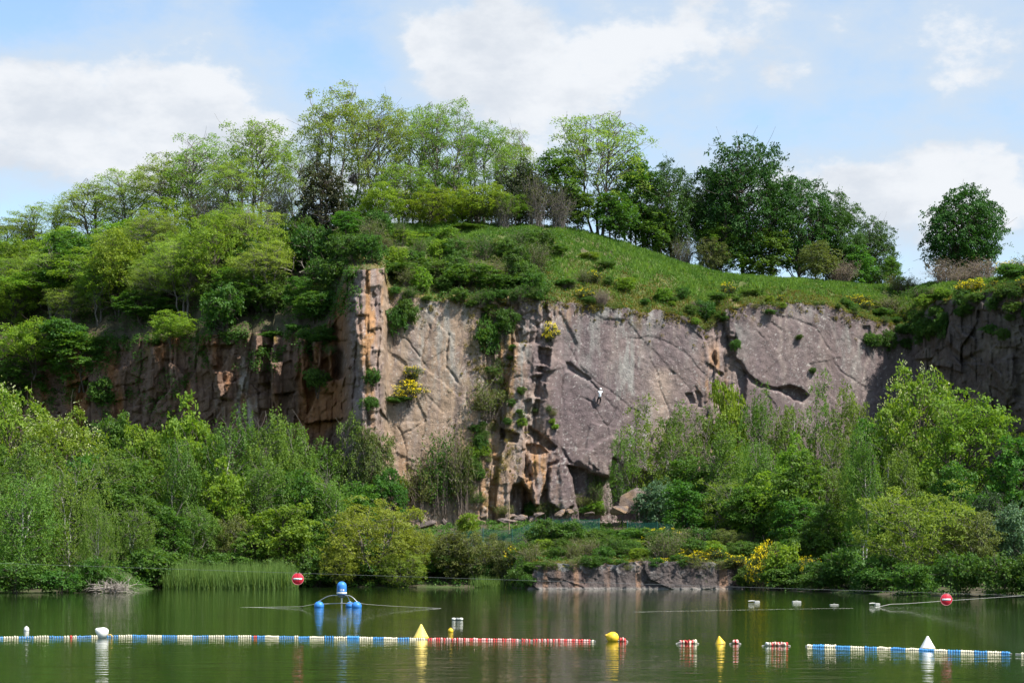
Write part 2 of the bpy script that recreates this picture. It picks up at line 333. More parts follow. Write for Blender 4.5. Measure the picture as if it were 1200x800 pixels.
POLY = [  # (outline, metres out of the wall (+) or into it (-), edge width in px, lean per px in x, lean per px in y)
    ([(408, 316), (450, 311), (453, 380), (449, 450), (440, 520), (432, 612), (414, 612), (418, 500), (422, 440), (414, 380)], 1.2, 5, -.012, 0),
    ([(300, 392), (332, 394), (326, 420), (316, 450), (303, 448), (298, 420)], 2.2, 3, -.15, 0),
    ([(318, 425), (333, 423), (331, 455), (327, 485), (321, 470), (317, 445)], 1.9, 3, -.16, 0),
    ([(252, 436), (276, 436), (274, 470), (256, 466)], 1.2, 3, -.12, 0),
    ([(352, 398), (362, 400), (358, 470), (353, 462)], 1.8, 3, -.17, 0),
    ([(366, 400), (380, 402), (376, 432), (368, 425)], 1.8, 3, -.16, 0),
    ([(386, 405), (394, 412), (392, 450), (388, 440)], 1.9, 3, -.2, 0),
    ([(178, 408), (206, 398), (210, 470), (190, 520), (168, 500)], 1.3, 5, -.03, 0),
    ([(240, 365), (256, 362), (256, 430), (246, 430)], 1.0, 3, -.05, 0),
    ([(404, 350), (418, 350), (424, 430), (414, 420), (406, 390)], 1.0, 3, -.09, 0),
    # gully between the two slabs, with the grey pillar in it
    ([(562, 352), (652, 350), (648, 400), (640, 440), (634, 510), (652, 535), (660, 600), (572, 612), (578, 540), (566, 470), (572, 420)], -.45, 6, 0, 0),
    ([(603, 404), (633, 402), (628, 468), (613, 500), (615, 540), (612, 604), (582, 612), (583, 556), (590, 520), (596, 450)], 1.0, 2.5, -.010, 0),
    ([(632, 406), (646, 409), (644, 429), (630, 427)], -1.0, 4, 0, 0),
    ([(625, 440), (635, 440), (634, 463), (624, 465)], -.9, 4, 0, 0),
    ([(615, 470), (622, 468), (621, 486), (614, 486)], -.8, 4, 0, 0),
    ([(626, 468), (633, 468), (632, 488), (626, 488)], -.8, 4, 0, 0),
    ([(630, 430), (637, 431), (636, 437), (628, 436)], -.9, 1.5, 0, 0),
    ([(585, 502), (606, 508), (604, 518), (585, 516)], -1.5, 2, 0, 0),
    ([(597, 604), (597, 577), (602, 569), (610, 566), (620, 577), (628, 594), (629, 604)], -2.8, 3, 0, 0),
    ([(620, 500), (640, 512), (652, 524), (648, 529), (632, 518), (618, 508)], -1.0, 2, 0, 0),
    ([(616, 522), (636, 522), (642, 530), (628, 534), (616, 532)], -.8, 2, 0, 0),
    ([(643, 548), (664, 537), (673, 560), (672, 592), (660, 600), (643, 588)], 1.5, 3, -.012, 0),
    ([(620, 540), (641, 534), (640, 560), (632, 594), (626, 596), (624, 570)], 1.1, 3, -.01, 0),
    ([(608, 558), (622, 560), (632, 592), (627, 597), (616, 572)], .9, 3, -.01, 0),
    # hollow under the big slab
    ([(664, 543), (682, 549), (701, 558), (722, 558), (745, 562), (760, 575), (762, 610), (678, 610), (673, 575)], -1.7, 2.5, 0, 0),
    ([(720, 536), (742, 549), (762, 556), (800, 562), (840, 570), (840, 610), (722, 610), (716, 556)], -1.8, 3, 0, 0),
    ([(700, 520), (716, 510), (730, 520), (716, 556), (700, 556), (676, 540)], .35, 4, 0, 0),
    # overlap that runs down to the climber
    ([(664, 424), (672, 426), (684, 436), (692, 444), (688, 447), (676, 438), (664, 434)], -.5, 2.5, 0, 0),
    ([(655, 362), (676, 402), (668, 428), (648, 420), (650, 380)], -.25, 3, 0, 0),
    # step between the big slab and the upper slab
    ([(824, 386), (848, 367), (856, 400), (862, 420), (876, 438), (872, 475), (836, 475), (842, 440), (830, 415)], -.9, 4, 0, 0),
    ([(838, 408), (847, 410), (846, 436), (837, 434)], 1.0, 2.5, -.02, 0),
    ([(852, 392), (864, 394), (862, 420), (852, 418)], -.6, 3, 0, 0),
    ([(872, 434), (880, 440), (890, 450), (902, 454), (914, 456), (914, 459), (900, 457), (886, 453), (874, 440)], -.5, 2.5, 0, 0),
    ([(910, 455), (925, 453), (938, 457), (947, 463), (940, 472), (928, 470), (919, 463)], -1.3, 3, 0, 0),
    ([(804, 462), (812, 462), (816, 473), (808, 474)], -.5, 3, 0, 0),
    ([(816, 458), (822, 460), (822, 478), (816, 478)], -.5, 3, 0, 0),
    ([(1010, 384), (1018, 382), (1022, 400), (1012, 402)], -.4, 3, 0, 0),
    # faceted wall in the right corner
    ([(1112, 352), (1150, 350), (1165, 400), (1130, 420), (1110, 400)], .9, 5, -.03, 0),
    ([(1150, 352), (1200, 345), (1215, 420), (1180, 470), (1160, 430)], .8, 5, -.03, 0),
    ([(1168, 425), (1186, 415), (1190, 470), (1172, 480)], .7, 4, .03, 0),
]
FLAT = [[(603, 404), (633, 402), (628, 468), (613, 500), (615, 540), (596, 600), (582, 606), (583, 556), (590, 520), (596, 450)], [(643, 548), (664, 537), (673, 560), (672, 592), (660, 600), (643, 588)],
        [(640, 440), (660, 430), (660, 530), (652, 520), (636, 500)], [(622, 540), (641, 534), (640, 590), (626, 592)], [(555, 470), (582, 478), (572, 590), (556, 560)], [(555, 470), (560, 470), (560, 480)]]
CRACK = [  # (line, half width px, depth m)
    ([(680, 428), (700, 447), (722, 462), (740, 477), (750, 482)], 1.1, .35), ([(660, 398), (676, 420), (690, 436)], 1.0, .3),
    ([(735, 396), (760, 394), (782, 400), (802, 412), (818, 432), (836, 446)], 1.3, .28), ([(684, 438), (694, 448), (703, 457)], 1.8, .6), ([(702, 460), (716, 474), (728, 482)], 1.0, .25),
    ([(902, 366), (918, 370), (940, 376), (955, 383), (965, 399), (976, 412)], 1.4, .4), ([(898, 374), (912, 382), (921, 391)], 1.3, .4),
    ([(976, 421), (990, 438), (1006, 450), (1014, 456)], 1.4, .4), ([(652, 350), (649, 380), (646, 410)], 1.3, .5),
    ([(659, 440), (656, 480), (652, 520)], 1.0, .25), ([(526, 392), (524, 430), (534, 444), (540, 450)], 2.2, .5),
    ([(500, 378), (503, 386)], 1.5, .3), ([(494, 450), (500, 462), (512, 475), (524, 486)], 1.2, .3), ([(466, 500), (473, 520), (478, 540)], 1.3, .35),
    ([(640, 480), (700, 482)], .8, .12), ([(760, 475), (840, 470)], .9, .15), ([(564, 425), (575, 436), (590, 444)], 2.0, .7), ([(450, 445), (470, 447), (500, 446)], .8, .12),
    ([(632, 545), (640, 552), (650, 548)], 1.0, .3), ([(582, 580), (600, 577)], 1.1, .3), ([(784, 430), (800, 444), (812, 460)], 1.0, .2), ([(655, 520), (668, 538), (690, 552)], 1.4, .5),
]
def bricks(x, y, hgt, seed):
    """blocks between upright joints and staggered cross joints: random depth, random tilt, place inside the block"""
    ix = np.floor(x); fx = x-ix
    yy = y/(hgt*(.6+.8*_h(ix, ix*0, seed)))+_h(ix, ix*0, seed+1)*7+(fx-.5)*(_h(ix, ix*0, seed+2)-.5)*.9
    iy = np.floor(yy); fy = yy-iy
    return _h(ix, iy, seed+3), _h(ix, iy, seed+4), _h(ix, iy, seed+5), fx, fy
def cliff_out(px, py):
    u = px/11.2; v = py/11.2
    left = 1-sstep(405, 412, px); right = sstep(1064, 1080, px); aret = sstep(404, 410, px)*(1-sstep(449, 456, px))
    frac = sstep(556, 572, px+fbm(v*.3, v*0, 3, 3)*10)*(1-sstep(640, 652, px+fbm(v*.4, v*0, 4, 3)*8)); step = sstep(824, 830, px)*(1-sstep(860, 868, px)); low = sstep(525, 560, py)*(1-left)*.6
    rough = np.clip(left+right+frac+aret+.6*step+low, 0, 1); slab = 1-rough
    wx = u+fbm(u*.3, v*.12, 5, 3)*.8; wy = v+fbm(u*.2, v*.35, 9, 3)*.8
    d = fbm(u*.10, v*.10, 1, 3)*1.0*(.35+.65*rough)
    r, r2, r3, fx, fy = bricks(wx*.36+wy*.07+fbm(u*.25, v*.25, 22, 2)*.5, wy, 6.5, 21)          # tall columns
    d = d+left*((r-.5)*2.6-(fx-.5)*(r2-.05)*2.2)+right*((r-.5)*1.3-(fx-.5)*(r2-.4)*1.6+(fy-.5)*(r3-.5)*1.4)
    q, q2, q3, fx2, fy2 = bricks(wx*.80-wy*.02, wy, 2.6, 31)
    d = d+(left*.8+right*.8+frac*.7+aret*.95+step*.5+low*.5)*((q-.5)*1.1-(fx2-.5)*(q2-.35)*.8+(fy2-.5)*(q3-.5)*.5)
    w, w2, w3, fx3, fy3 = bricks(wx*1.9+wy*.05, wy, 1.1, 41)
    d = d+rough*((w-.5)*.46-(fx3-.5)*(w2-.5)*.35+(fy3-.5)*(w3-.5)*.3)
    d = d-rough*(.22*np.exp(-((.5-np.abs(fx2-.5))/.06)**2)+.10*np.exp(-((.5-np.abs(fx3-.5))/.09)**2)+.10*np.exp(-((.5-np.abs(fy2-.5))/.06)**2))
    # slabs: long flat sheets with a few straight diagonal edges, faint upright rills
    a = .66; su = u*math.cos(a)+v*math.sin(a)+fbm(u*.15, v*.15, 45, 2)*.5; sv = -u*math.sin(a)+v*math.cos(a)+fbm(u*.5, v*.5, 46, 4)*.22
    g4, s1, s2, dx4 = cells(su*.10, sv*.24, 51)
    g5, _a, _b, _c = cells(u*.16+fbm(u*.4, v*.4, 47, 4)*.10, v*.09+u*.05+fbm(u*.4, v*.4, 48, 4)*.06, 53)
    d = d+slab*((s1-.5)*.26+dx4*(s2-.5)*.08)-slab*.17*np.exp(-(g5/.011)**2)*sstep(-.1, .25, fbm(u*.3, v*.3, 49, 3))
    d = d+slab*(fbm(u*1.1, v*.2, 61, 4)*.05+fbm(u*.8, v*.8, 63, 6, .62)*.11)
    calm = np.ones(px.shape)
    for poly in FLAT: calm = calm*(1-.75*pmask(px+fbm(u, v, 88, 3)*3, py, poly, 2.5))
    d = d*calm
    d = d+fbm(u*1.1, v*1.1, 71, 5, .58)*(.05+.10*rough)+fbm(u*4.0, v*4.0, 75, 3)*(.03+.03*rough)
    jx = px+fbm(u*.5, v*.5, 81, 5, .65)*4.0; jy = py+fbm(u*.5+50, v*.5, 83, 5, .65)*4.0
    for poly, off, soft, tx, ty in POLY:
        xs = [p[0] for p in poly]; ys = [p[1] for p in poly]
        sel = (px > min(xs)-9) & (px < max(xs)+9) & (py > min(ys)-9) & (py < max(ys)+9)
        if not sel.any(): continue
        m = pmask(jx[sel], jy[sel], poly, soft)
        cx = sum(xs)/len(xs); cy = sum(ys)/len(ys)
        d[sel] = d[sel]+m*(off+tx*(px[sel]-cx)+ty*(py[sel]-cy))
    for line, w_, dep in CRACK:
        xs = [p[0] for p in line]; ys = [p[1] for p in line]
        sel = (px > min(xs)-9) & (px < max(xs)+9) & (py > min(ys)-9) & (py < max(ys)+9)
        if not sel.any(): continue
        dd = polydist(jx[sel], jy[sel], line)
        lx = np.array(xs, float); ly = np.array(ys, float)
        if np.all(np.diff(lx) > 0) and np.ptp(lx) > np.ptp(ly)*.7:      # a lapped edge: sharp lip above, fading out below
            sg = jy[sel]-np.interp(jx[sel], lx, ly); ends = sstep(lx[0]-3, lx[0]+6, jx[sel])*(1-sstep(lx[-1]-6, lx[-1]+3, jx[sel]))
            d[sel] = d[sel]-dep*.42*ends*sstep(-.4, .6, sg)*np.clip(1-sg/6., 0, 1)**1.6
            continue
        d[sel] = d[sel]-dep*.6*np.exp(-(dd/(w_*.62))**2)*(.35+.65*sstep(-.35, .25, fbm(px[sel]/9., py[sel]/9., 87, 2)))
    return d
def cliffY(px, py):
    px = np.atleast_1d(np.asarray(px, float)); py = np.broadcast_to(np.asarray(py, float), px.shape).copy()
    return IP(px, WALL)+IP(px, LEAN)*(612-py)*.09-cliff_out(px, py)
def rim_py(px): return IP(px, RIM)+fbm(px/14.0, px*0, 91, 4)*5*(1-.4*((px > 405) & (px < 452)))
_tabx = np.arange(-260, 1461, 2.0)
_rimY = cliffY(_tabx, rim_py(_tabx))
_k = np.ones(9)/9; _rimYs = np.convolve(np.pad(_rimY, 4, mode='edge'), _k, 'valid')
def hill_pt(px, tau):
    """point on the hill between the cliff's rim (0) and the crest (1); >1 carries on behind it, metres = (tau-1)*30"""
    px = np.asarray(px, float); tau = np.asarray(tau, float)
    Yr = np.interp(px, _tabx, _rimY); Ys = np.interp(px, _tabx, _rimYs)
    zr = CZ+(HZ-rim_py(px))/F*Yr
    Yc = Ys+IP(px, BACK); zc = CZ+(HZ-IP(px, CREST))/F*Yc
    t = np.clip(tau, 0, 1)
    Y = Yr+(Yc-Yr)*t
    z = zr+(zc-zr)*(1.28*t-.28*t*t)
    b = np.maximum(tau-1, 0)*30
    z = z-np.minimum(b, 130)*.10; Y = Y+b
    w = np.sin(np.clip(t, 0, 1)*math.pi)
    z = z+fbm(px/26., Y/3., 101, 4)*.9*w+np.where(tau > 1, 0, fbm(px/9., Y/1.2, 103, 3)*.25*w)
    return (px-600)/F*Y, Y, z
def bank_z(px, Y):
    px = np.asarray(px, float); Y = np.asarray(Y, float)
    Ys = IP(px, SHORE); Yf = IP(px, WALL); zf = IP(px, FOOT); t = np.clip((Y-Ys)/(Yf-Ys), -.2, 1.1)
    led = sstep(612, 628, px)*(1-sstep(868, 896, px))
    z = np.where(t < 0, t*8, (zf+.35)*sstep(-.25, 1.05, t)*(.4+.6*np.clip(t*4, 0, 1)))-.3
    zl = np.where(Y < Ys+.55, -.6, 2.0+(zf-2.0)*np.clip(t, 0, 1)**.85)
    return z*(1-led)+zl*led+fbm(px/22., Y/2., 111, 3)*.25*np.clip(t*6, 0, 1)

# ------------------------------------------------------------------ ground sheet, water
def build_setting():
    gx = np.array([-4000, -1500, -500, -150, 0, 150, 500, 1500, 4000.]); gy = np.array([-1500, -400, -60, 0, 120, 250, 400, 1500, 6000.])
    X, Y = np.meshgrid(gx, gy); c = np.tile((.05, .085, .025), (X.size, 1))
    struct('ground', mesh_np('ground', np.stack([X, Y, np.full(X.shape, -3.0)], -1).reshape(-1, 3), grid_faces(*X.shape), M['soil'], colors=c))
    # water
    m, N, L = new_mat('lake_water')
    o = N.new('ShaderNodeOutputMaterial'); b = N.new('ShaderNodeBsdfPrincipled')
    b.inputs['Base Color'].default_value = (.012, .026, .006, 1); b.inputs['Roughness'].default_value = .03; b.inputs['IOR'].default_value = 1.33
    tc = N.new('ShaderNodeTexCoord')
    def nz(sc, vec, det, ro=.5):
        mp = N.new('ShaderNodeMapping'); mp.inputs['Scale'].default_value = vec; L.new(tc.outputs['Object'], mp.inputs['Vector'])
        n = N.new('ShaderNodeTexNoise'); n.inputs['Scale'].default_value = sc; n.inputs['Detail'].default_value = det; n.inputs['Roughness'].default_value = ro
        L.new(mp.outputs[0], n.inputs['Vector']); return n.outputs[0]
    a = nz(1.0, (.55, 1.5, 1), 3); c2 = nz(3.6, (.7, 1.3, 1), 3); patch = nz(.05, (.5, 1.6, 1), 3); swell = nz(1.0, (.12, .55, 1), 3, .6)
    ad = N.new('ShaderNodeMath'); ad.operation = 'MULTIPLY_ADD'; ad.inputs[1].default_value = .22; L.new(c2, ad.inputs[0]); L.new(a, ad.inputs[2])
    a3 = N.new('ShaderNodeMath'); a3.operation = 'MULTIPLY_ADD'; a3.inputs[1].default_value = .9; L.new(swell, a3.inputs[0]); L.new(ad.outputs[0], a3.inputs[2])
    pm = N.new('ShaderNodeMapRange'); pm.inputs[1].default_value = .35; pm.inputs[2].default_value = .65; pm.inputs[3].default_value = .45; pm.inputs[4].default_value = 1
    L.new(patch, pm.inputs[0])
    bp = N.new('ShaderNodeBump'); bp.inputs['Distance'].default_value = WAVE; L.new(a3.outputs[0], bp.inputs['Height']); L.new(pm.outputs[0], bp.inputs['Strength'])
    L.new(bp.outputs[0], b.inputs['Normal']); L.new(b.outputs[0], o.inputs[0])
    gx = np.linspace(-420, 420, 9); gy = np.array([-80, 0, 60, 120, 190, 262.])
    X, Y = np.meshgrid(gx, gy)
    struct('water', mesh_np('water', np.stack([X, Y, np.zeros(X.shape)], -1).reshape(-1, 3), grid_faces(*X.shape), m))
WAVE = .034
build_setting()

def left_(px): return 1-sstep(396, 420, px)
def rock_pigment(px, py):
    u = px/11.2; v = py/11.2; n = px.size
    def mix(c, col_, a): return c*(1-a[..., None])+np.array(col_)*a[..., None]
    c = np.tile(np.array((.215, .168, .163)), px.shape+(1,))                                  # purplish granite
    c = mix(c, (.32, .25, .21), .75*sstep(-.1, .4, fbm(u*.16, v*.10, 201, 5)))
    c = mix(c, (.135, .10, .105), .75*sstep(.0, .45, fbm(u*.22, v*.12, 202, 5)))              # pinkish buff
    c = mix(c, (.165, .135, .14), .7*sstep(0, .5, fbm(u*.5, v*.08, 203, 4)))                # dark water stains, vertical
    buff = (1-sstep(560, 640, px))*sstep(440, 452, px)
    c = mix(c, (.36, .265, .18), .75*buff)
    c = mix(c, (.25, .225, .205), buff*sstep(.05, .5, fbm(u*.4, v*.12, 205, 4))*.8)
    mainslab = sstep(640, 655, px)*(1-sstep(830, 845, px)); c = mix(c, (.138, .110, .115), .62*mainslab)
    upper = sstep(838, 850, px)*(1-sstep(1065, 1080, px)); c = mix(c, (.150, .120, .118), .7*upper)
    c = mix(c, (.145, .115, .12), .55*(1-left_(px))*sstep(.02, .5, fbm(u*1.5+fbm(u*.3, v*.3, 241, 3), v*.13, 231, 5, .6)))
    c = mix(c, (.33, .28, .25), .45*(1-left_(px))*sstep(.10, .6, fbm(u*1.1+fbm(u*.3, v*.3, 243, 3), v*.11, 233, 5, .6)))
    left = left_(px)
    c = mix(c, (.135, .092, .066), .85*left)
    c = mix(c, (.23, .115, .05), left*sstep(-.02, .4, fbm(u*.5, v*.12, 207, 4))*.85)         # iron stain
    c = mix(c, (.34, .33, .30), left*sstep(.36, .66, fbm(u*.7, v*.14, 209, 4))*.8)
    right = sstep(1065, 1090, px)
    c = mix(c, (.085, .068, .055), .85*right); c = mix(c, (.26, .23, .19), right*sstep(.1, .5, fbm(u*.6, v*.6, 211, 4))*.4)  # right wall pigment darkened for plant and tree shade, then pale mottling
    ora = np.zeros(px.shape)
    for (x, y, rx, ry, a) in ((432, 390, 9, 110, 1), (446, 350, 7, 50, .6), (590, 430, 20, 80, .6), (580, 560, 10, 50, .9), (572, 590, 16, 30, .7), (628, 560, 18, 45, .8), (612, 560, 14, 14, .8),
                              (600, 420, 12, 40, .5), (840, 425, 14, 20, .5), (838, 455, 14, 12, .8), (660, 365, 12, 14, .6), (835, 550, 20, 20, .6), (560, 520, 18, 60, .4), (478, 560, 40, 40, .35)):
        ora = np.maximum(ora, a*np.exp(-((px-x)/rx)**2-((py-y)/ry)**2))
    c = mix(c, (.36, .205, .095), np.clip(ora*1.5*sstep(-.30, .30, fbm(u*2.0, v*.35, 213, 4)), 0, .95))
    lich = np.zeros(px.shape)
    for (x, y, rx, ry, a) in ((520, 400, 40, 70, .8), (735, 430, 18, 90, .9), (725, 375, 60, 22, .9), (760, 520, 12, 50, .8), (615, 440, 14, 60, 1), (600, 560, 14, 60, .4), (690, 390, 30, 50, .5),
                              (940, 365, 70, 12, .4), (1000, 400, 40, 50, .5), (865, 385, 16, 30, .5), (795, 395, 20, 30, .5)):
        lich = np.maximum(lich, a*np.exp(-((px-x)/rx)**2-((py-y)/ry)**2))
    st = sstep(-.15, .45, fbm(u*1.5, v*.28, 215, 5, .6))
    c = mix(c, (.30, .305, .285), np.clip(lich*st*1.1, 0, .7))
    c = mix(c, (.34, .27, .22), .8*np.exp(-((px-775)/14)**2)*sstep(425, 440, py)*(1-sstep(500, 540, py)))      # pale buff streak
    moss = sstep(.25, .55, fbm(u*.9, v*.6, 217, 4))*np.clip(np.exp(-((px-575)/26)**2)+np.exp(-((py-rim_py(px))/16)**2), 0, 1)
    c = mix(c, (.19, .145, .025), moss*.8)
    c = mix(c, (.55, .55, .52), np.maximum(sstep(.46, .56, fbm(u*4.5, v*4.5, 219, 2))*sstep(.0, .5, fbm(u*.3, v*.3, 221, 3)), sstep(.58, .66, fbm(u*6.5, v*6.5, 223, 2)))*.45*(1-.8*left)*(1-.8*right))   # lichen spots
    c = c*(np.array((.90, .865, .84))*(1-left[..., None])+left[..., None]*np.array((1.12, 1.0, .92)))
    return c.reshape(-1, 3)

def build_cliff():
    xs = np.concatenate([np.arange(-240, 90, 2.6), np.arange(90, 1215, 1.15), np.arange(1215, 1440, 2.6)])
    ts = np.linspace(0, 1, 236)
    PXg, T = np.meshgrid(xs, ts)
    top = rim_py(xs)[None, :]; PYg = top+(642-top)*T
    sh = PXg.shape
    Y = cliffY(PXg.ravel(), PYg.ravel()).reshape(sh)
    X, Yv, Z = PX(PXg, PYg, Y)
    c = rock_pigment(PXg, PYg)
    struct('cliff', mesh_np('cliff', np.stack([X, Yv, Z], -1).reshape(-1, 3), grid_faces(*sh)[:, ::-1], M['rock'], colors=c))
    # hill behind the rim
    xs = np.arange(-250, 1451, 3.0); ts = np.concatenate([np.linspace(0, 1.0, 30), [1.08, 1.3, 1.8, 3, 6, 20, 120]])
    PXg, T = np.meshgrid(xs, ts)
    X, Yv, Z = hill_pt(PXg, T)
    Z = Z.copy(); Z[0] -= .35; Yv = Yv.copy(); Yv[0] += .05
    Z[-1] = 5
    n = fbm(PXg/30., T*6, 301, 4); n2 = fbm(PXg/12., T*14, 303, 3)
    c = np.tile(np.array((.085, .105, .03)), PXg.shape+(1,))
    def mix(c, col_, a): return c*(1-a[..., None])+np.array(col_)*a[..., None]
    c = mix(c, (.16, .125, .05), sstep(-.1, .4, n2)*np.clip(1-T*1.6, 0, 1))
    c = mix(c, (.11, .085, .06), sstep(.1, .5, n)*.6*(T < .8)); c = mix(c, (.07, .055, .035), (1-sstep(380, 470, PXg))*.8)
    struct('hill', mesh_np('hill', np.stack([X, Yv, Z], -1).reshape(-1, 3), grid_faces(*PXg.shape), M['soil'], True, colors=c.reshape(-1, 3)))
    # bank between the water and the cliff's foot
    xs = np.arange(-250, 1451, 4.0); ts = np.concatenate([[-.12, 0, .012, .02, .035], np.linspace(.06, 1.06, 26)])
    PXg, T = np.meshgrid(xs, ts)
    Ys = IP(PXg, SHORE); Yf = IP(PXg, WALL)
    Yv = Ys+(Yf-Ys)*T; Z = bank_z(PXg, Yv); X = (PXg-600)/F*Yv
    c = np.tile(np.array((.075, .065, .04)), PXg.shape+(1,)); c = mix(c, (.05, .08, .02), sstep(-.2, .3, fbm(PXg/20., T*9, 305, 4)))
    struct('bank', mesh_np('bank', np.stack([X, Yv, Z], -1).reshape(-1, 3), grid_faces(*PXg.shape), M['soil'], True, colors=c.reshape(-1, 3)))
    # low rock wall at the water
    LT = [(600, 700), (616, 694), (627, 664), (660, 659), (700, 663), (735, 659), (770, 657), (800, 659), (835, 660), (852, 667), (872, 671), (890, 682), (905, 694)]
    xs = np.arange(600, 906, .9); ts = np.linspace(-.14, 1, 66)
    PXg, T = np.meshgrid(xs, ts); top = (IP(xs, LT)+fbm(xs/9., xs*0, 311, 4)*3)[None, :]
    Tc = np.maximum(T, 0); PYg = top+(700-top)*Tc
    u = PXg/13.3; v = PYg/13.3
    wx = u+fbm(u*.5, v*.5, 313, 3)*.6
    g, r, r2, dx = cells(wx*.5, v*.35, 315); g2, q, q2, dx2 = cells(wx*1.3, v*.8, 317)
    r, r2, r3, fx, fy = bricks(wx*.35, v, 3.5, 315); q, q2, q3, fx2, fy2 = bricks(wx*1.1, v, 1.4, 317)
    d = (r-.5)*.5-(fx-.5)*(r2-.5)*.5+(q-.5)*.14+fbm(u*1.5, v*1.1, 319, 5, .6)*.26+.12*sstep(682, 690, PYg)
    d = d-1.0*np.exp(-((PXg-868)/10)**2)
    Yv = 187.0-d+(690-PYg)*.012+np.maximum(-T, 0)*9
    Xv, Yv, Zv = PX(PXg, PYg, Yv)
    c = np.tile(np.array((.092, .075, .070)), PXg.shape+(1,))
    c = mix(c, (.11, .075, .065), sstep(0, .4, fbm(u*.9, v*.14, 321, 4))*.8); c = mix(c, (.30, .17, .10), sstep(.2, .5, fbm(u*1.1, v*.12, 325, 4))*.6)
    c = mix(c, (.33, .33, .32), sstep(.12, .4, fbm(u*1.6, v*1.4, 323, 4))*(1-sstep(655, 685, PYg))*.8*(1-.5*sstep(690, 740, PXg)))
    c = mix(c, (.42, .40, .36), sstep(687, 688.8, PYg)*.35)
    struct('rock_ledge', mesh_np('rock_ledge', np.stack([Xv, Yv, Zv], -1).reshape(-1, 3), grid_faces(*PXg.shape)[:, ::-1], M['rock'], colors=c.reshape(-1, 3)))
build_cliff()

# ------------------------------------------------------------------ plants
def unit(v): return v/(np.linalg.norm(v, axis=-1, keepdims=True)+1e-9)
def leaf_quads(P, Nn, A, ln, wd):
    """diamond leaves at P with normals Nn, long axis about A"""
    Nn = unit(Nn); A = unit(A-Nn*np.sum(A*Nn, -1, keepdims=True)); B = np.cross(Nn, A)
    ln = np.asarray(ln)[:, None] if np.ndim(ln) else ln; wd = np.asarray(wd)[:, None] if np.ndim(wd) else wd
    v = np.stack([P-A*ln*.5, P+B*wd*.5+A*ln*.05, P+A*ln*.5, P-B*wd*.5+A*ln*.05], 1).reshape(-1, 3)
    return v, np.arange(len(v)).reshape(-1, 4)
def leaves_mesh(name, P, Nn, A, ln, wd, var, mat):
    v, f = leaf_quads(P, Nn, A, ln, wd)
    return mesh_np(name, v, f, mat, attrs={'var': ('FACE', np.clip(var, 0, 1))})

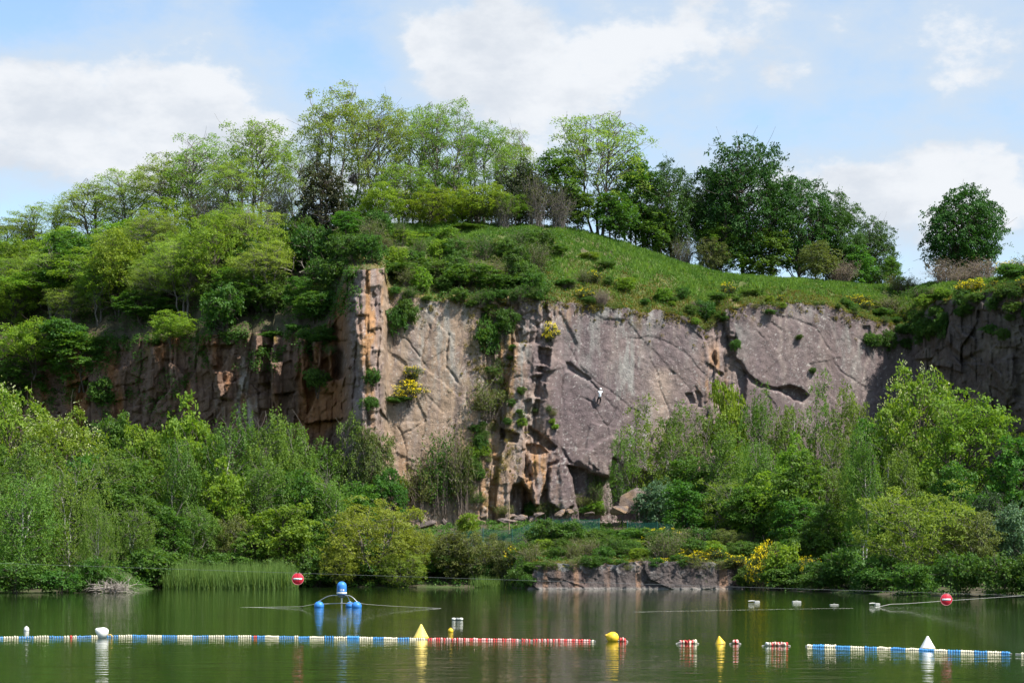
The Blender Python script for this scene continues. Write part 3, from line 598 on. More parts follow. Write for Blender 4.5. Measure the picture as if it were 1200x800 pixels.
def gen_tree(seed, H, W, cb, leafmat, bark='bark', stems=1, nblob=46, br=.16, nsp=11, nlf=16, spr=.5, leaf=(.30, .17), shape='round', hang=0.0,
             trunk_r=None, blossom=None, flat=.7, spread=.5, top_bias=.2, twigs=0, lobe=1.0):
    rg = np.random.default_rng(seed)
    a = W/2; zc = H*(1+cb)/2; cz = H*(1-cb)/2
    lob = [(unit(rg.normal(size=3)), rg.uniform(-.34, .28)*lobe, rg.uniform(2, 7)) for _ in range(11)]
    def env(d):
        s = np.ones(len(d))
        for l, amp, k in lob: s = s+amp*np.exp(k*(d@l-1))
        return s
    cand = []
    B = []
    R = br*W
    while len(B) < nblob:
        c = unit(rg.normal(size=(12, 3))); rad = rg.uniform(.25, 1, 12)**.5*np.where(rg.uniform(0, 1, 12) < .10*(lobe > .9), 1.22, 1)
        if shape == 'flat': c[:, 2] = np.abs(c[:, 2])*np.sign(rg.uniform(-.35, 1, 12))
        p = c*(rad*env(c))[:, None]
        if shape == 'cone': p[:, :2] *= (1.05-.55*(p[:, 2:3]+1)/1.0*.8).clip(.2, 1.2)
        if shape == 'vase': p[:, :2] *= (.62+.4*(p[:, 2:3]+1)/2)
        p = p*np.array([max(a-R*.7, .1), max(a-R*.7, .1), max(cz-R*.6, .1)])
        if B:
            q = np.array(B); dm = np.min(np.linalg.norm((p[:, None]-q[None])*np.array([1, 1, 1.25]), axis=-1), 1)
        else: dm = np.ones(12)
        B.append(p[np.argmax(dm*rg.uniform(.6, 1, 12))])
    B = np.array(B)+np.array([0, 0, zc])
    # wood
    mb = MB(); tr = trunk_r or .013*H+.03
    st = []
    for s in range(stems):
        ang = rg.uniform(0, 6.28); off = (0 if stems == 1 else rg.uniform(.1, .45))*min(1, W/8)
        topp = np.array([math.cos(ang)*spread*a*(.25 if stems == 1 else .75)*rg.uniform(.4, 1), math.sin(ang)*spread*a*(.25 if stems == 1 else .75)*rg.uniform(.4, 1), H*rg.uniform(.70, .84)])
        base = np.array([math.cos(ang)*off, math.sin(ang)*off, -.6])
        t = np.linspace(0, 1, 9)[:, None]
        bend = np.array([rg.normal()*.04*H, rg.normal()*.04*H, 0])
        pts = base*(1-t)+topp*t+bend*np.sin(t*math.pi)+rg.normal(size=(9, 3))*np.array([.012*H, .012*H, 0])*np.sin(t*math.pi)
        k = tr*(1 if stems == 1 else .72)*rg.uniform(.8, 1.15)
        mb.tube(pts, k*(1-.88*t[:, 0])**.9+.012, 7); st.append((pts, k)); mb.nstem = stems
    for b in B:
        j = min(range(len(st)), key=lambda i: np.min(np.linalg.norm(st[i][0]-b, axis=1))+rg.uniform(0, .08*W)); pts, k = st[j]
        hd = np.hypot(*(b[:2]-np.array([np.interp(b[2], pts[:, 2], pts[:, 0]), np.interp(b[2], pts[:, 2], pts[:, 1])])))
        za = np.clip(b[2]-hd*rg.uniform(.25, .9)-.03*H, cb*H*.45, H*.9)
        p0 = np.array([np.interp(za, pts[:, 2], pts[:, i]) for i in range(3)])
        t = np.linspace(0, 1, 6)[:, None]
        mid = rg.normal(size=3)*.045*H+np.array([0, 0, .02*H])
        q = p0*(1-t)+b*t+mid*np.sin(t*math.pi)
        r0 = min(k*(1-.85*np.clip(za/H, 0, 1))*.55, .012+.012*np.linalg.norm(b-p0))
        mb.tube(q, r0*(1-t[:, 0])**.8+.012, 5)
        for _ in range(2+twigs):
            e = b+rg.normal(size=3)*R*.7; s0 = q[rg.integers(2, 5)]
            tt = np.linspace(0, 1, 4)[:, None]; mb.tube(s0*(1-tt)+e*tt+rg.normal(size=3)*.08*R*np.sin(tt*math.pi), .014*(1-.6*tt[:, 0])+.004, 3)
    trunk = mb.mesh('trunk', M[bark])
    if bark == 'whitebark':
        trunk.materials.clear(); trunk.materials.append(M['greybark']); trunk.materials.append(M['whitebark'])
        trunk.polygons.foreach_set('material_index', mb.stemfaces())
    # leaf sprays
    nb = len(B); S = nb*nsp
    c = np.repeat(B, nsp, 0); rb = np.repeat(R*rg.uniform(.65, 1.25, nb), nsp)
    d = unit(rg.normal(size=(S, 3))+np.array([0, 0, top_bias])+unit(c-np.array([0, 0, zc*.9]))*.35)
    P0 = c+d*(rb*rg.uniform(.25, 1, S)**.6)[:, None]*np.array([1, 1, flat])
    SN = unit(d*.5+np.array([0, 0, .75])+rg.normal(size=(S, 3))*.35)
    sv = rg.uniform(0, 1, S); 
    m = nlf
    n = np.repeat(SN, m, 0); p = np.repeat(P0, m, 0); tot = len(p)
    if hang > 0:
        L = np.repeat(hang*rg.uniform(.5, 1.3, S), m); t = rg.uniform(0, 1, tot)
        out = np.repeat(unit(d*np.array([1, 1, 0])+1e-3), m, 0)
        p = p+out*(np.sin(t*1.4)*L*.28)[:, None]-np.array([0, 0, 1.0])*(t**1.4*L)[:, None]+rg.normal(size=(tot, 3))*spr*.22
        nn = unit(out*.7+np.array([0, 0, .5])+rg.normal(size=(tot, 3))*.6); ax = np.array([0, 0, -1.0])+rg.normal(size=(tot, 3))*.5
    else:
        r = rg.normal(size=(tot, 3)); r = r-n*np.sum(r*n, -1, keepdims=True)
        sr = np.repeat(spr*rg.uniform(.6, 1.3, S), m)
        p = p+unit(r)*(sr*rg.uniform(0, 1, tot)**.6)[:, None]+n*rg.normal(size=(tot, 1))*.10*spr-np.array([0, 0, .25])*(rg.uniform(0, 1, tot)**2*spr)[:, None]
        nn = unit(n+rg.normal(size=(tot, 3))*.55); ax = r+rg.normal(size=(tot, 3))*.3
    sz = rg.uniform(.65, 1.25, tot)
    crown = leaves_mesh('crown', p, nn, ax, leaf[0]*sz, leaf[1]*sz, .62*np.repeat(sv, m)+.38*rg.uniform(0, 1, tot), M[leafmat])
    pr = {'trunk': trunk, 'crown': crown, 'H': H, 'W': W}
    if blossom:
        bm_, frac, bl = blossom
        sel = rg.choice(S, int(S*frac), replace=False); sel = sel[P0[sel, 2] > zc-.7*cz]
        p = np.repeat(P0[sel]+d[sel]*spr*.35+np.array([0, 0, .12]), 7, 0)+rg.normal(size=(len(sel)*7, 3))*spr*.3
        k = len(p)
        pr['blossom'] = leaves_mesh('blossom', p, unit(rg.normal(size=(k, 3))+np.array([0, -.4, .7])), rg.normal(size=(k, 3)), bl*rg.uniform(.7, 1.2, k), bl*.7*rg.uniform(.7, 1.2, k), rg.uniform(0, 1, k), M[bm_])
    return pr
def gen_twigs(seed, H, W, mat='twig', n=90, leafmat=None, nl=0, leaf=(.16, .09)):
    """leafless or nearly leafless brush: stems that fork upward"""
    rg = np.random.default_rng(seed); mb = MB(); tips = []
    for i in range(n):
        ang = rg.uniform(0, 6.28); r0 = W*.18*rg.uniform(0, 1)**.5; r1 = W*.5*rg.uniform(.1, 1)**.6
        h = H*rg.uniform(.5, 1)*(1-.35*(r1/(W*.5))**2)
        b = np.array([math.cos(ang)*r0, math.sin(ang)*r0, -.2]); e = np.array([math.cos(ang+rg.normal()*.4)*r1, math.sin(ang+rg.normal()*.4)*r1, h])
        t = np.linspace(0, 1, 5)[:, None]; q = b*(1-t)+e*t+np.array([0, 0, .12*H])*np.sin(t*math.pi)+rg.normal(size=(5, 3))*.03*H
        mb.tube(q, .022*(1-.8*t[:, 0])+.006, 4)
        for _ in range(4):
            s0 = q[rg.integers(1, 5)]; e2 = s0+rg.normal(size=3)*np.array([.12*W, .12*W, .10*H])+np.array([0, 0, .10*H])
            t2 = np.linspace(0, 1, 3)[:, None]; mb.tube(s0*(1-t2)+e2*t2, .010*(1-.6*t2[:, 0])+.004, 3); tips.append(e2); tips.append((s0+e2)/2)
    pr = {'stems': mb.mesh('stems', M[mat]), 'H': H, 'W': W}
    if leafmat and nl:
        tips = np.array(tips); p = tips[rg.integers(0, len(tips), nl)]+rg.normal(size=(nl, 3))*.16
        pr['foliage'] = leaves_mesh('foliage', p, unit(rg.normal(size=(nl, 3))+np.array([0, 0, .8])), rg.normal(size=(nl, 3)), leaf[0]*rg.uniform(.6, 1.3, nl), leaf[1]*rg.uniform(.6, 1.3, nl), rg.uniform(0, 1, nl), M[leafmat])
    return pr

PROTO = {}
def kinds():
    P = PROTO
    P['locust'] = [gen_tree(s, 14, 9, .27, 'locust', 'greybark', stems=st, nblob=96, br=.10, nsp=9, nlf=17, spr=.64, leaf=(.185, .11), shape='flat', flat=.5, spread=.7, twigs=1) for s, st in ((1, 2), (2, 4), (3, 3), (4, 3))]
    P['sprig'] = [gen_tree(s, 8, 8, .12, 'fresh', 'bark', stems=2, nblob=60, br=.12, nsp=10, nlf=20, spr=.55, leaf=(.23, .14), flat=.65) for s in (5, 6, 7)]
    P['acacia'] = [gen_tree(s, 10, 10, .15, 'fresh', 'bark', stems=3, nblob=58, br=.13, nsp=11, nlf=16, spr=.55, leaf=(.28, .16), flat=.5, blossom=('cream', .40, .15)) for s in (8, 9)]
    P['yellowgreen'] = [gen_tree(s, 11, 10, .2, 'fresh', 'bark', stems=4, nblob=64, br=.12, nsp=10, nlf=16, spr=.55, leaf=(.28, .16), shape='flat', flat=.45, spread=.8) for s in (10,)]
    P['oak'] = [gen_tree(s, 12, 11, .12, 'oak', 'bark', stems=1, nblob=112, br=.12, nsp=13, nlf=25, spr=.5, leaf=(.20, .13), flat=.75, spread=.8, lobe=.6) for s in (11, 12, 13)]
    P['denseoak'] = [gen_tree(14, 9, 9, .06, 'oak', 'bark', stems=1, nblob=110, br=.13, nsp=14, nlf=24, spr=.45, leaf=(.20, .13), flat=.8, lobe=.4)]
    P['broad'] = [gen_tree(s, 9, 6.5, .06, 'broad', 'bark', stems=2, nblob=56, br=.15, nsp=11, nlf=17, spr=.5, leaf=(.27, .17), flat=.65) for s in (15, 16, 17)]
    P['bright'] = [gen_tree(s, 8, 6.5, .06, 'fresh', 'bark', stems=2, nblob=52, br=.15, nsp=11, nlf=17, spr=.5, leaf=(.27, .17), flat=.6) for s in (18, 19)]
    P['birch'] = [gen_tree(s, 11, 6, .1, 'birch', 'whitebark', stems=st, nblob=52, br=.15, nsp=11, nlf=17, spr=.45, leaf=(.20, .11), hang=1.1, shape='vase', trunk_r=.10, flat=.9) for s, st in ((20, 1), (21, 2), (22, 2))]
    P['thinbirch'] = [gen_tree(s, 11, 5, .12, 'birch', 'greybark', stems=2, nblob=36, br=.16, nsp=9, nlf=14, spr=.5, leaf=(.20, .11), hang=.7, trunk_r=.08, flat=.9) for s in (23, 24)]
    P['weeping'] = [gen_tree(s, 10, 7, .04, 'birch', 'whitebark', stems=2, nblob=56, br=.15, nsp=12, nlf=22, spr=.4, leaf=(.21, .09), hang=2.2, trunk_r=.10, flat=.9) for s in (25, 26)]
    P['willow'] = [gen_tree(s, 7, 8, .0, 'willow', 'greybark', stems=5, nblob=66, br=.14, nsp=13, nlf=18, spr=.42, leaf=(.22, .10), flat=.85, trunk_r=.07, spread=.8) for s in (27, 28)]
    P['olive'] = [gen_tree(s, 6, 6, .0, 'olive', 'greybark', stems=5, nblob=50, br=.16, nsp=12, nlf=17, spr=.4, leaf=(.20, .10), flat=.85, trunk_r=.06, spread=.8) for s in (29, 30)]
    P['bluish'] = [gen_tree(31, 5, 5, .02, 'blue', 'greybark', stems=3, nblob=40, br=.17, nsp=11, nlf=16, spr=.45, leaf=(.25, .15), flat=.8, trunk_r=.06)]
    P['ivytree'] = [gen_tree(32, 8, 4.5, .06, 'rusty', 'bark', stems=1, nblob=52, br=.2, nsp=12, nlf=18, spr=.35, leaf=(.20, .12), flat=.9, trunk_r=.25)]
    P['darkbush'] = [gen_tree(s, 7, 6, .03, 'dark', 'greybark', stems=4, nblob=46, br=.18, nsp=12, nlf=17, spr=.4, leaf=(.2, .12), flat=.9, trunk_r=.06) for s in (33,)]
    P['shrub'] = [gen_tree(s, 3, 4, .0, 'bramble', 'bark', stems=4, nblob=30, br=.18, nsp=10, nlf=16, spr=.35, leaf=(.20, .13), flat=.7, trunk_r=.035, spread=.9) for s in (34, 35, 36)]
    P['brightshrub'] = [gen_tree(s, 2.6, 3, .0, 'fresh', 'bark', stems=4, nblob=26, br=.19, nsp=10, nlf=16, spr=.3, leaf=(.18, .11), flat=.75, trunk_r=.03, spread=.9) for s in (37,)]
    P['gorse'] = [gen_tree(s, 2.0, 2.6, .0, 'gorse', 'bark', stems=4, nblob=24, br=.2, nsp=9, nlf=14, spr=.25, leaf=(.14, .06), flat=.8, trunk_r=.03, spread=.9, blossom=('yellow', f, .12)) for s, f in ((38, .2), (39, .5), (46, .85))]
    P['dry'] = [gen_twigs(s, 3, 4, 'twig', 120, 'dry', 900) for s in (40, 41)]
    P['baretree'] = [gen_twigs(42, 6, 4.5, 'greybark', 130, 'olive', 1500), gen_twigs(43, 7, 4, 'greybark', 110, 'olive', 2600)]
    P['greenbrush'] = [gen_twigs(44, 4, 5, 'twig', 50, 'bramble', 3600, (.19, .12)), gen_twigs(45, 3, 4, 'twig', 48, 'olive', 2600, (.18, .10))]
kinds()
KINDNAME = {'locust': ('tree', 'tree'), 'sprig': ('tree', 'tree'), 'acacia': ('blossoming_tree', 'tree'), 'yellowgreen': ('tree', 'tree'), 'oak': ('oak_tree', 'tree'), 'denseoak': ('oak_tree', 'tree'),
            'broad': ('tree', 'tree'), 'bright': ('tree', 'tree'), 'birch': ('birch_tree', 'tree'), 'thinbirch': ('birch_tree', 'tree'), 'weeping': ('birch_tree', 'tree'), 'willow': ('willow', 'tree'),
            'olive': ('bush', 'bush'), 'bluish': ('bush', 'bush'), 'ivytree': ('ivy_covered_tree', 'tree'), 'darkbush': ('bush', 'bush'), 'shrub': ('shrub', 'shrub'), 'brightshrub': ('shrub', 'shrub'),
            'gorse': ('gorse_bush', 'gorse'), 'dry': ('dry_bush', 'bush'), 'baretree': ('bare_tree', 'tree'), 'greenbrush': ('brush', 'shrub')}
prg = random.Random(5)
def plant(kind, var, px, ptop, wpx, base, label, group=None, tilt=0.0, minh=.6):
    """base: world point of the foot; the crown reaches image row ptop and is wpx columns wide"""
    pr = PROTO[kind][var % len(PROTO[kind])]
    x, y, z = [float(v) for v in base]
    h = max(CZ+(HZ-ptop)/F*y-z, minh); w = wpx/F*y
    nm, cat = KINDNAME[kind]
    e = thing(nm, label, cat, (x, y, z), group)
    s = w/pr['W']; e.scale = (s, s, h/pr['H']*1.02)
    e.rotation_euler = (0, tilt, 0) if tilt else (0, 0, prg.uniform(0, 6.28))
    for k in ('trunk', 'stems', 'crown', 'foliage', 'blossom'):
        if k in pr: link(k, pr[k], e)
    return e
def on_bank(px, Y): return ((px-600)/F*Y, Y, float(bank_z(px, Y)))
def on_hill(px, tau):
    p = hill_pt(np.array([float(px)]), np.array([float(tau)])); return (p[0][0], p[1][0], p[2][0])
def on_cliff(px, py, out=0.0):
    Y = float(cliffY([px], [py])[0])-out; return PX(px, py, Y)

# ------------------------------------------------------------------ trees on the skyline and the hillside: (kind, variant, column, top row, width, tau behind the rim, label)
G1 = 'airy pale green trees along the hilltop'
for k, v, px, pt, w, tau, lab in [
    ('locust', 0, -60, 275, 110, 1.1, 'pale airy tree at the far left end of the hilltop, cut by the frame edge'),
    ('locust', 1, 12, 256, 90, 1.0, 'low pale tree at the left end of the skyline row'),
    ('locust', 2, 58, 238, 95, 1.0, 'pale airy tree third from the left end of the skyline row'),
    ('locust', 3, 105, 210, 95, 1.05, 'rounded pale tree where the skyline row starts to climb'),
    ('locust', 0, 148, 205, 85, 1.1, 'pale tree with a flat top halfway up the climbing skyline row'),
    ('locust', 1, 190, 182, 95, 1.1, 'pale tree with slim stems below the step in the skyline row'),
    ('locust', 2, 235, 156, 95, 1.15, 'tall pale tree left of the bright rounded one before the blue sky gap'),
    ('locust', 3, 305, 133, 100, 1.2, 'tall rounded pale tree standing out against the cloud left of the ivy covered tree'),
    ('locust', 0, 345, 178, 60, 1.5, 'thin pale tree behind the ivy covered tree'),
    ('locust', 1, 398, 104, 105, 1.2, 'tallest pale tree of the hilltop, with a dark clump on its trunk'),
    ('locust', 2, 448, 112, 85, 1.15, 'tall pale tree just right of the tallest one'),
    ('locust', 3, 488, 116, 80, 1.25, 'tall yellowish tree in the middle of the hilltop row'),
    ('locust', 0, 528, 124, 85, 1.1, 'yellowish tall tree with a leaning top near the end of the hilltop row'),
    ('locust', 1, 568, 143, 80, 1.2, 'pale tree sloping down toward the dark bush at the end of the hilltop row'),
    ('locust', 2, 602, 146, 60, 1.4, 'thin pale tree rising behind the dark bush'),
    ('locust', 3, 470, 190, 80, 1.0, 'low pale tree in front of the tall hilltop row'),
    ('locust', 1, 270, 185, 80, 1.0, 'pale tree with several slim trunks in front of the tall rounded one')]:
    plant(k, v, px, pt, w, on_hill(px, tau), lab, G1)
for k, v, px, pt, w, tau, lab in [
    ('locust', 3, 700, 124, 112, 1.1, 'tall feathery tree holding a dark nest, right of the dark bush'),
    ('broad', 0, 655, 180, 75, 1.05, 'dark green tree between the dark bush and the feathery tree with the nest'),
    ('broad', 1, 742, 178, 70, 1.2, 'green tree behind the right side of the feathery tree with the nest'),
    ('oak', 0, 785, 186, 92, 1.2, 'mid green tree with gaps in its crown left of the large spreading oak'),
    ('oak', 1, 872, 164, 135, 1.2, 'largest dark green oak, its round crown the highest right of the grass slope'),
    ('oak', 2, 838, 196, 74, 1.35, 'dark oak filling the gap on the left side of the largest oak'), ('broad', 0, 848, 262, 60, 1.12, 'low leafy growth under the left side of the largest oak'), ('broad', 1, 900, 265, 66, 1.15, 'low leafy growth under the right side of the largest oak'), ('broad', 2, 775, 245, 56, 1.12, 'low leafy growth at the foot of the gappy tree left of the oaks'), ('broad', 0, 1000, 285, 56, 1.2, 'low leafy growth under the right end of the oak clump'),
    ('oak', 2, 935, 205, 110, 1.25, 'dark green oak leaning on the right side of the largest oak'),
    ('oak', 0, 980, 225, 85, 1.3, 'stepped oak crown below and right of the largest oak'),
    ('oak', 1, 1022, 256, 68, 1.4, 'last low oak at the right end of the oak clump, branches reaching the sky gap'),
    ('denseoak', 0, 1128, 219, 104, 1.2, 'lone dense dark oak standing apart at the right of the skyline'),
    ('ivytree', 0, 378, 193, 62, .62, 'dark ivy covered tree with brownish foliage before the pale hilltop row'),
    ('darkbush', 0, 612, 176, 66, 1.05, 'dark grey rounded bush on the hilltop with bare stems below'),
    ('olive', 0, 955, 280, 66, 1.0, 'grey green round bush at the foot of the oak clump'),
    ('olive', 1, 832, 275, 38, 1.05, 'small grey green bush left of the large oak trunk'),
    ('broad', 2, 1045, 300, 30, 1.1, 'small green tree in the sky gap left of the lone oak'),
    ('darkbush', 0, 270, 225, 60, 1.1, 'dark bush between the slim trunks at the left of the hilltop'),
    ('broad', 0, 720, 225, 60, 1.02, 'leafy undergrowth tree below the nest tree, at the edge of the grass'),
    ('broad', 1, 680, 222, 46, 1.02, 'small dark green tree at the foot of the feathery nest tree'),
    ('sprig', 0, 560, 215, 70, .95, 'small light green tree with level sprays on the crest of the hill'),
    ('sprig', 1, 505, 225, 66, .92, 'small bright tree with pale flowers at the middle of the crest'),
    ('sprig', 2, 450, 215, 60, .9, 'small bright tree on the crest just right of the ivy covered tree'),
    ('sprig', 0, 600, 225, 46, .92, 'low light green tree below the dark hilltop bush')]:
    plant(k, v, px, pt, w, on_hill(px, tau), lab)
G2 = 'bare slim trees at the hilltop edge'
for px, pt, w, tau, v, lab in [(628, 200, 40, .95, 1, 'bare grey slim tree right of the dark hilltop bush'), (655, 215, 40, .95, 0, 'bare grey stems in front of the dark green hilltop tree'),
                               (590, 225, 30, .9, 1, 'bare slim stem in front of the dark hilltop bush'), (245, 225, 50, .95, 0, 'bare slim stems under the pale trees at the left of the hilltop'),
                               (325, 210, 44, 1.0, 1, 'bare stems left of the ivy covered tree'), (800, 275, 34, 1.1, 1, 'pale bare tree below the gappy oak')]:
    plant('baretree', v, px, pt, w, on_hill(px, tau), lab, G2)
G3 = 'bright leafy trees covering the left cliff top'
for k, v, px, pt, w, tau, lab in [
    ('sprig', 0, -40, 300, 110, .6, 'bright leafy tree hanging over the left frame edge of the hillside'),
    ('sprig', 1, 25, 285, 90, .75, 'bright tree below the skyline at the far left of the hillside'),
    ('sprig', 2, 80, 268, 95, .7, 'leafy tree on the upper left hillside, second from the frame edge'),
    ('sprig', 0, 150, 258, 95, .8, 'leafy tree on the upper left hillside below the climbing skyline'),
    ('sprig', 1, 205, 240, 80, .85, 'light leafy tree on the upper hillside with a leaning dark trunk'),
    ('sprig', 2, 278, 250, 80, .75, 'spreading light green tree with level sprays left of the ivy covered tree'),
    ('sprig', 1, 130, 300, 120, .3, 'big bright tree with layered sprays leaning out over the left cliff'),
    ('sprig', 0, 60, 320, 110, .3, 'big bright tree left of the layered one over the cliff'),
    ('sprig', 2, 195, 302, 85, .3, 'bright tree at the right end of the trees over the left cliff'),
    ('sprig', 1, -20, 345, 110, .15, 'bright tree low at the left edge of the cliff top'),
    ('broad', 0, 235, 305, 80, .5, 'mid green tree in the dip right of the layered bright tree'),
    ('broad', 2, 310, 300, 90, .45, 'mid green shrubby tree above the mossy ledge'),
    ('broad', 1, 350, 275, 50, .8, 'mid green tree at the left foot of the ivy covered tree'),
    ('broad', 0, 170, 340, 80, .12, 'green tree in the shade at the rim of the left cliff')]:
    plant(k, v, px, pt, w, on_hill(px, tau), lab, G3)
G4 = 'plants hanging on the shaded left cliff'
for k, v, px, py, pt, w, out, lab in [
    ('sprig', 0, 40, 440, 375, 90, 1.5, 'bright leafy tree hanging on the left cliff under the layered tree'), ('broad', 1, 95, 455, 385, 90, 1.2, 'dark leafy tree clinging to the left cliff face'),
    ('sprig', 2, 200, 405, 365, 60, 1.0, 'small tree hanging over the cliff at the right end of the bright trees'), ('broad', 2, 20, 480, 420, 80, 1.2, 'dark shrubby tree low on the left cliff beside the frame edge'),
    ('shrub', 0, 120, 480, 440, 50, .8, 'dark ivy mass low on the left cliff'), ('shrub', 1, 372, 460, 425, 34, .7, 'green shrub on the shaded cliff left of the orange pillar'),
    ('shrub', 2, 70, 400, 370, 60, .8, 'shrub at the rim of the left cliff below the bright trees')]:
    plant(k, v, px, pt, w, on_cliff(px, py, out), lab, G4)
G5 = 'shrubs on the slope above the cliff'
for i, (k, v, px, pt, w, tau, lab) in enumerate([
    ('shrub', 0, 300, 345, 60, .35, 'green shrub above the left end of the mossy ledge'), ('shrub', 1, 345, 325, 55, .5, 'green shrub above the middle of the mossy ledge'),
    ('greenbrush', 0, 372, 330, 60, .35, 'tangled brush below the ivy covered tree'), ('shrub', 2, 400, 285, 45, .6, 'shrub above the orange rock pillar on its left'),
    ('shrub', 0, 425, 278, 60, .5, 'green shrub directly above the orange rock pillar'), ('sprig', 1, 465, 270, 60, .55, 'fresh green small tree on the slope right of the orange pillar'),
    ('shrub', 1, 468, 305, 60, .12, 'dense shrub at the rim just right of the orange pillar'), ('shrub', 2, 505, 300, 66, .2, 'dense shrub at the rim left of the dark hanging bush'),
    ('greenbrush', 0, 530, 278, 70, .55, 'brown and green brush in the middle of the slope'), ('shrub', 0, 548, 308, 70, .12, 'large dark green bush hanging over the rim of the buff slab'),
    ('shrub', 1, 585, 318, 60, .08, 'dark bush hanging over the head of the gully'), ('greenbrush', 1, 590, 280, 60, .5, 'brown brush on the slope above the gully'),
    ('shrub', 2, 500, 275, 50, .75, 'leafy shrub high on the slope below the crest trees'), ('shrub', 0, 545, 268, 46, .85, 'leafy shrub at the crest left of the brown brush'),
    ('greenbrush', 0, 620, 285, 50, .4, 'brown brush with bare twigs left of the grassy slope'), ('shrub', 1, 615, 322, 44, .1, 'green shrub at the rim above the dark square hollows'),
    ('shrub', 2, 650, 285, 36, .5, 'green shrub at the left edge of the grassy slope'), ('brightshrub', 0, 690, 295, 26, .5, 'small bright green shrub on the grassy slope'),
    ('shrub', 0, 712, 305, 26, .4, 'small dark shrub on the grassy slope'), ('brightshrub', 0, 735, 325, 24, .3, 'small bright shrub low on the grassy slope'),
    ('shrub', 1, 660, 325, 34, .15, 'olive shrub at the rim left of the big purple slab'), ('shrub', 2, 775, 345, 26, .15, 'small shrub at the rim above the big slab'),
    ('shrub', 0, 826, 350, 34, .08, 'dark shrub in the notch between the two slabs'), ('shrub', 1, 845, 340, 34, .2, 'dark shrub above the notch between the two slabs'),
    ('shrub', 2, 880, 338, 30, .2, 'low shrub at the rim left of the upper slab'), ('gorse', 0, 1010, 345, 34, .3, 'olive gorse with few flowers at the rim of the upper slab'),
    ('greenbrush', 1, 1045, 345, 44, .2, 'tangled brush at the rim left of the right corner'), ('shrub', 0, 1032, 360, 30, .1, 'dark shrub hanging over the right end of the upper slab'),
    ('greenbrush', 0, 1085, 335, 54, .3, 'tangled brush above the dark right corner'), ('shrub', 1, 1098, 350, 36, .05, 'dark shrub hanging in the top of the right corner'),
    ('dry', 0, 1110, 305, 54, .9, 'leafless purplish brush below the lone oak on its left'), ('dry', 1, 1150, 302, 50, .85, 'leafless purplish brush below the lone oak on its right'),
    ('dry', 0, 1135, 318, 50, .6, 'dry brush in front of the lone oak above the gorse'), ('dry', 1, 985, 305, 46, 1.0, 'grey dry brush right of the round bush under the oaks'),
    ('gorse', 2, 1139, 329, 34, .08, 'bright yellow gorse on the rim below the lone oak'),
    ('shrub', 2, 1186, 308, 50, .5, 'dark green broom bush at the right end of the rim'), ('gorse', 0, 1180, 305, 34, .75, 'gorse with some yellow flowers behind the broom at the right end of the rim'),
    ('greenbrush', 1, 1200, 300, 44, .95, 'tall thin brush at the right frame edge on the skyline'), ('shrub', 0, 1230, 305, 70, .5, 'dark broom beyond the right frame edge'),
    ('greenbrush', 1, 1060, 322, 40, .8, 'low tangled brush below the sky gap left of the lone oak')]):
    plant(k, v, px, pt, w, on_hill(px, tau), lab, G5)
G6 = 'plants rooted in the cliff face'
for k, v, px, py, pt, w, lab in [
    ('gorse', 2, 479, 470, 445, 34, 'yellow gorse in flower on a ledge of the buff slab'), ('gorse', 0, 483, 446, 428, 26, 'sparsely flowering gorse just above the yellow one on the buff slab'),
    ('shrub', 0, 462, 473, 464, 34, 'low dark shrub spreading left along the ledge of the yellow gorse'), ('gorse', 2, 645, 400, 378, 20, 'small yellow gorse at the head of the dark square hollows'),
    ('shrub', 1, 463, 395, 350, 34, 'shrub hanging down beside the orange pillar'), ('shrub', 2, 476, 380, 345, 30, 'shrub at the top left corner of the buff slab'),
    ('shrub', 0, 436, 455, 430, 22, 'shrub at the foot of the orange pillar, upper one'), ('shrub', 1, 432, 482, 460, 26, 'shrub at the foot of the orange pillar, lower one'),
    ('greenbrush', 1, 570, 488, 448, 46, 'green brush growing in the middle of the gully'), ('greenbrush', 0, 585, 455, 420, 26, 'brush in the gully left of the grey pillar'),
    ('shrub', 2, 572, 420, 368, 34, 'shrubs at the head of the gully under the hanging bush'), ('shrub', 0, 592, 395, 360, 30, 'mossy shrub left of the small yellow gorse'),
    ('greenbrush', 0, 516, 598, 512, 52, 'large tangle of brown and green brush at the foot of the buff slab'), ('greenbrush', 1, 490, 598, 540, 40, 'tangle of brush left of the large one at the foot of the buff slab'),
    ('greenbrush', 1, 542, 595, 505, 36, 'upright brush right of the large tangle at the foot of the buff slab'), ('shrub', 1, 552, 560, 525, 26, 'green shrub on the rib below the gully'),
    ('shrub', 2, 562, 530, 505, 20, 'small shrub on the pinkish rib of the gully'), ('shrub', 0, 561, 565, 545, 22, 'small shrub beside the rusty streak'),
    ('greenbrush', 0, 700, 592, 555, 26, 'thin brush in the hollow under the big slab'), ('shrub', 1, 862, 412, 394, 14, 'small bright shrub in the step between the slabs'),
    ('shrub', 2, 937, 398, 391, 10, 'tiny tuft on the upper slab'), ('shrub', 0, 953, 438, 430, 10, 'tiny tuft low on the upper slab'), ('shrub', 1, 902, 369, 361, 16, 'small tuft at the top of the upper slab crack'),
    ('shrub', 2, 1022, 408, 388, 26, 'shrub casting a shadow at the right end of the upper slab'), ('shrub', 0, 1042, 415, 385, 26, 'shrub in the shaded right end of the upper slab'),
    ('shrub', 1, 1085, 400, 365, 30, 'dark shrub hanging in the right corner'), ('shrub', 2, 1105, 400, 360, 24, 'second dark shrub hanging in the right corner, on the faceted wall'),
    ('shrub', 0, 378, 402, 392, 40, 'fringe of grass and shrub on the right end of the mossy ledge'), ('shrub', 1, 320, 397, 387, 40, 'fringe of grass and shrub on the left end of the mossy ledge')]:
    plant(k, v, px, pt, w, on_cliff(px, py, .25), lab, G6, minh=.3)

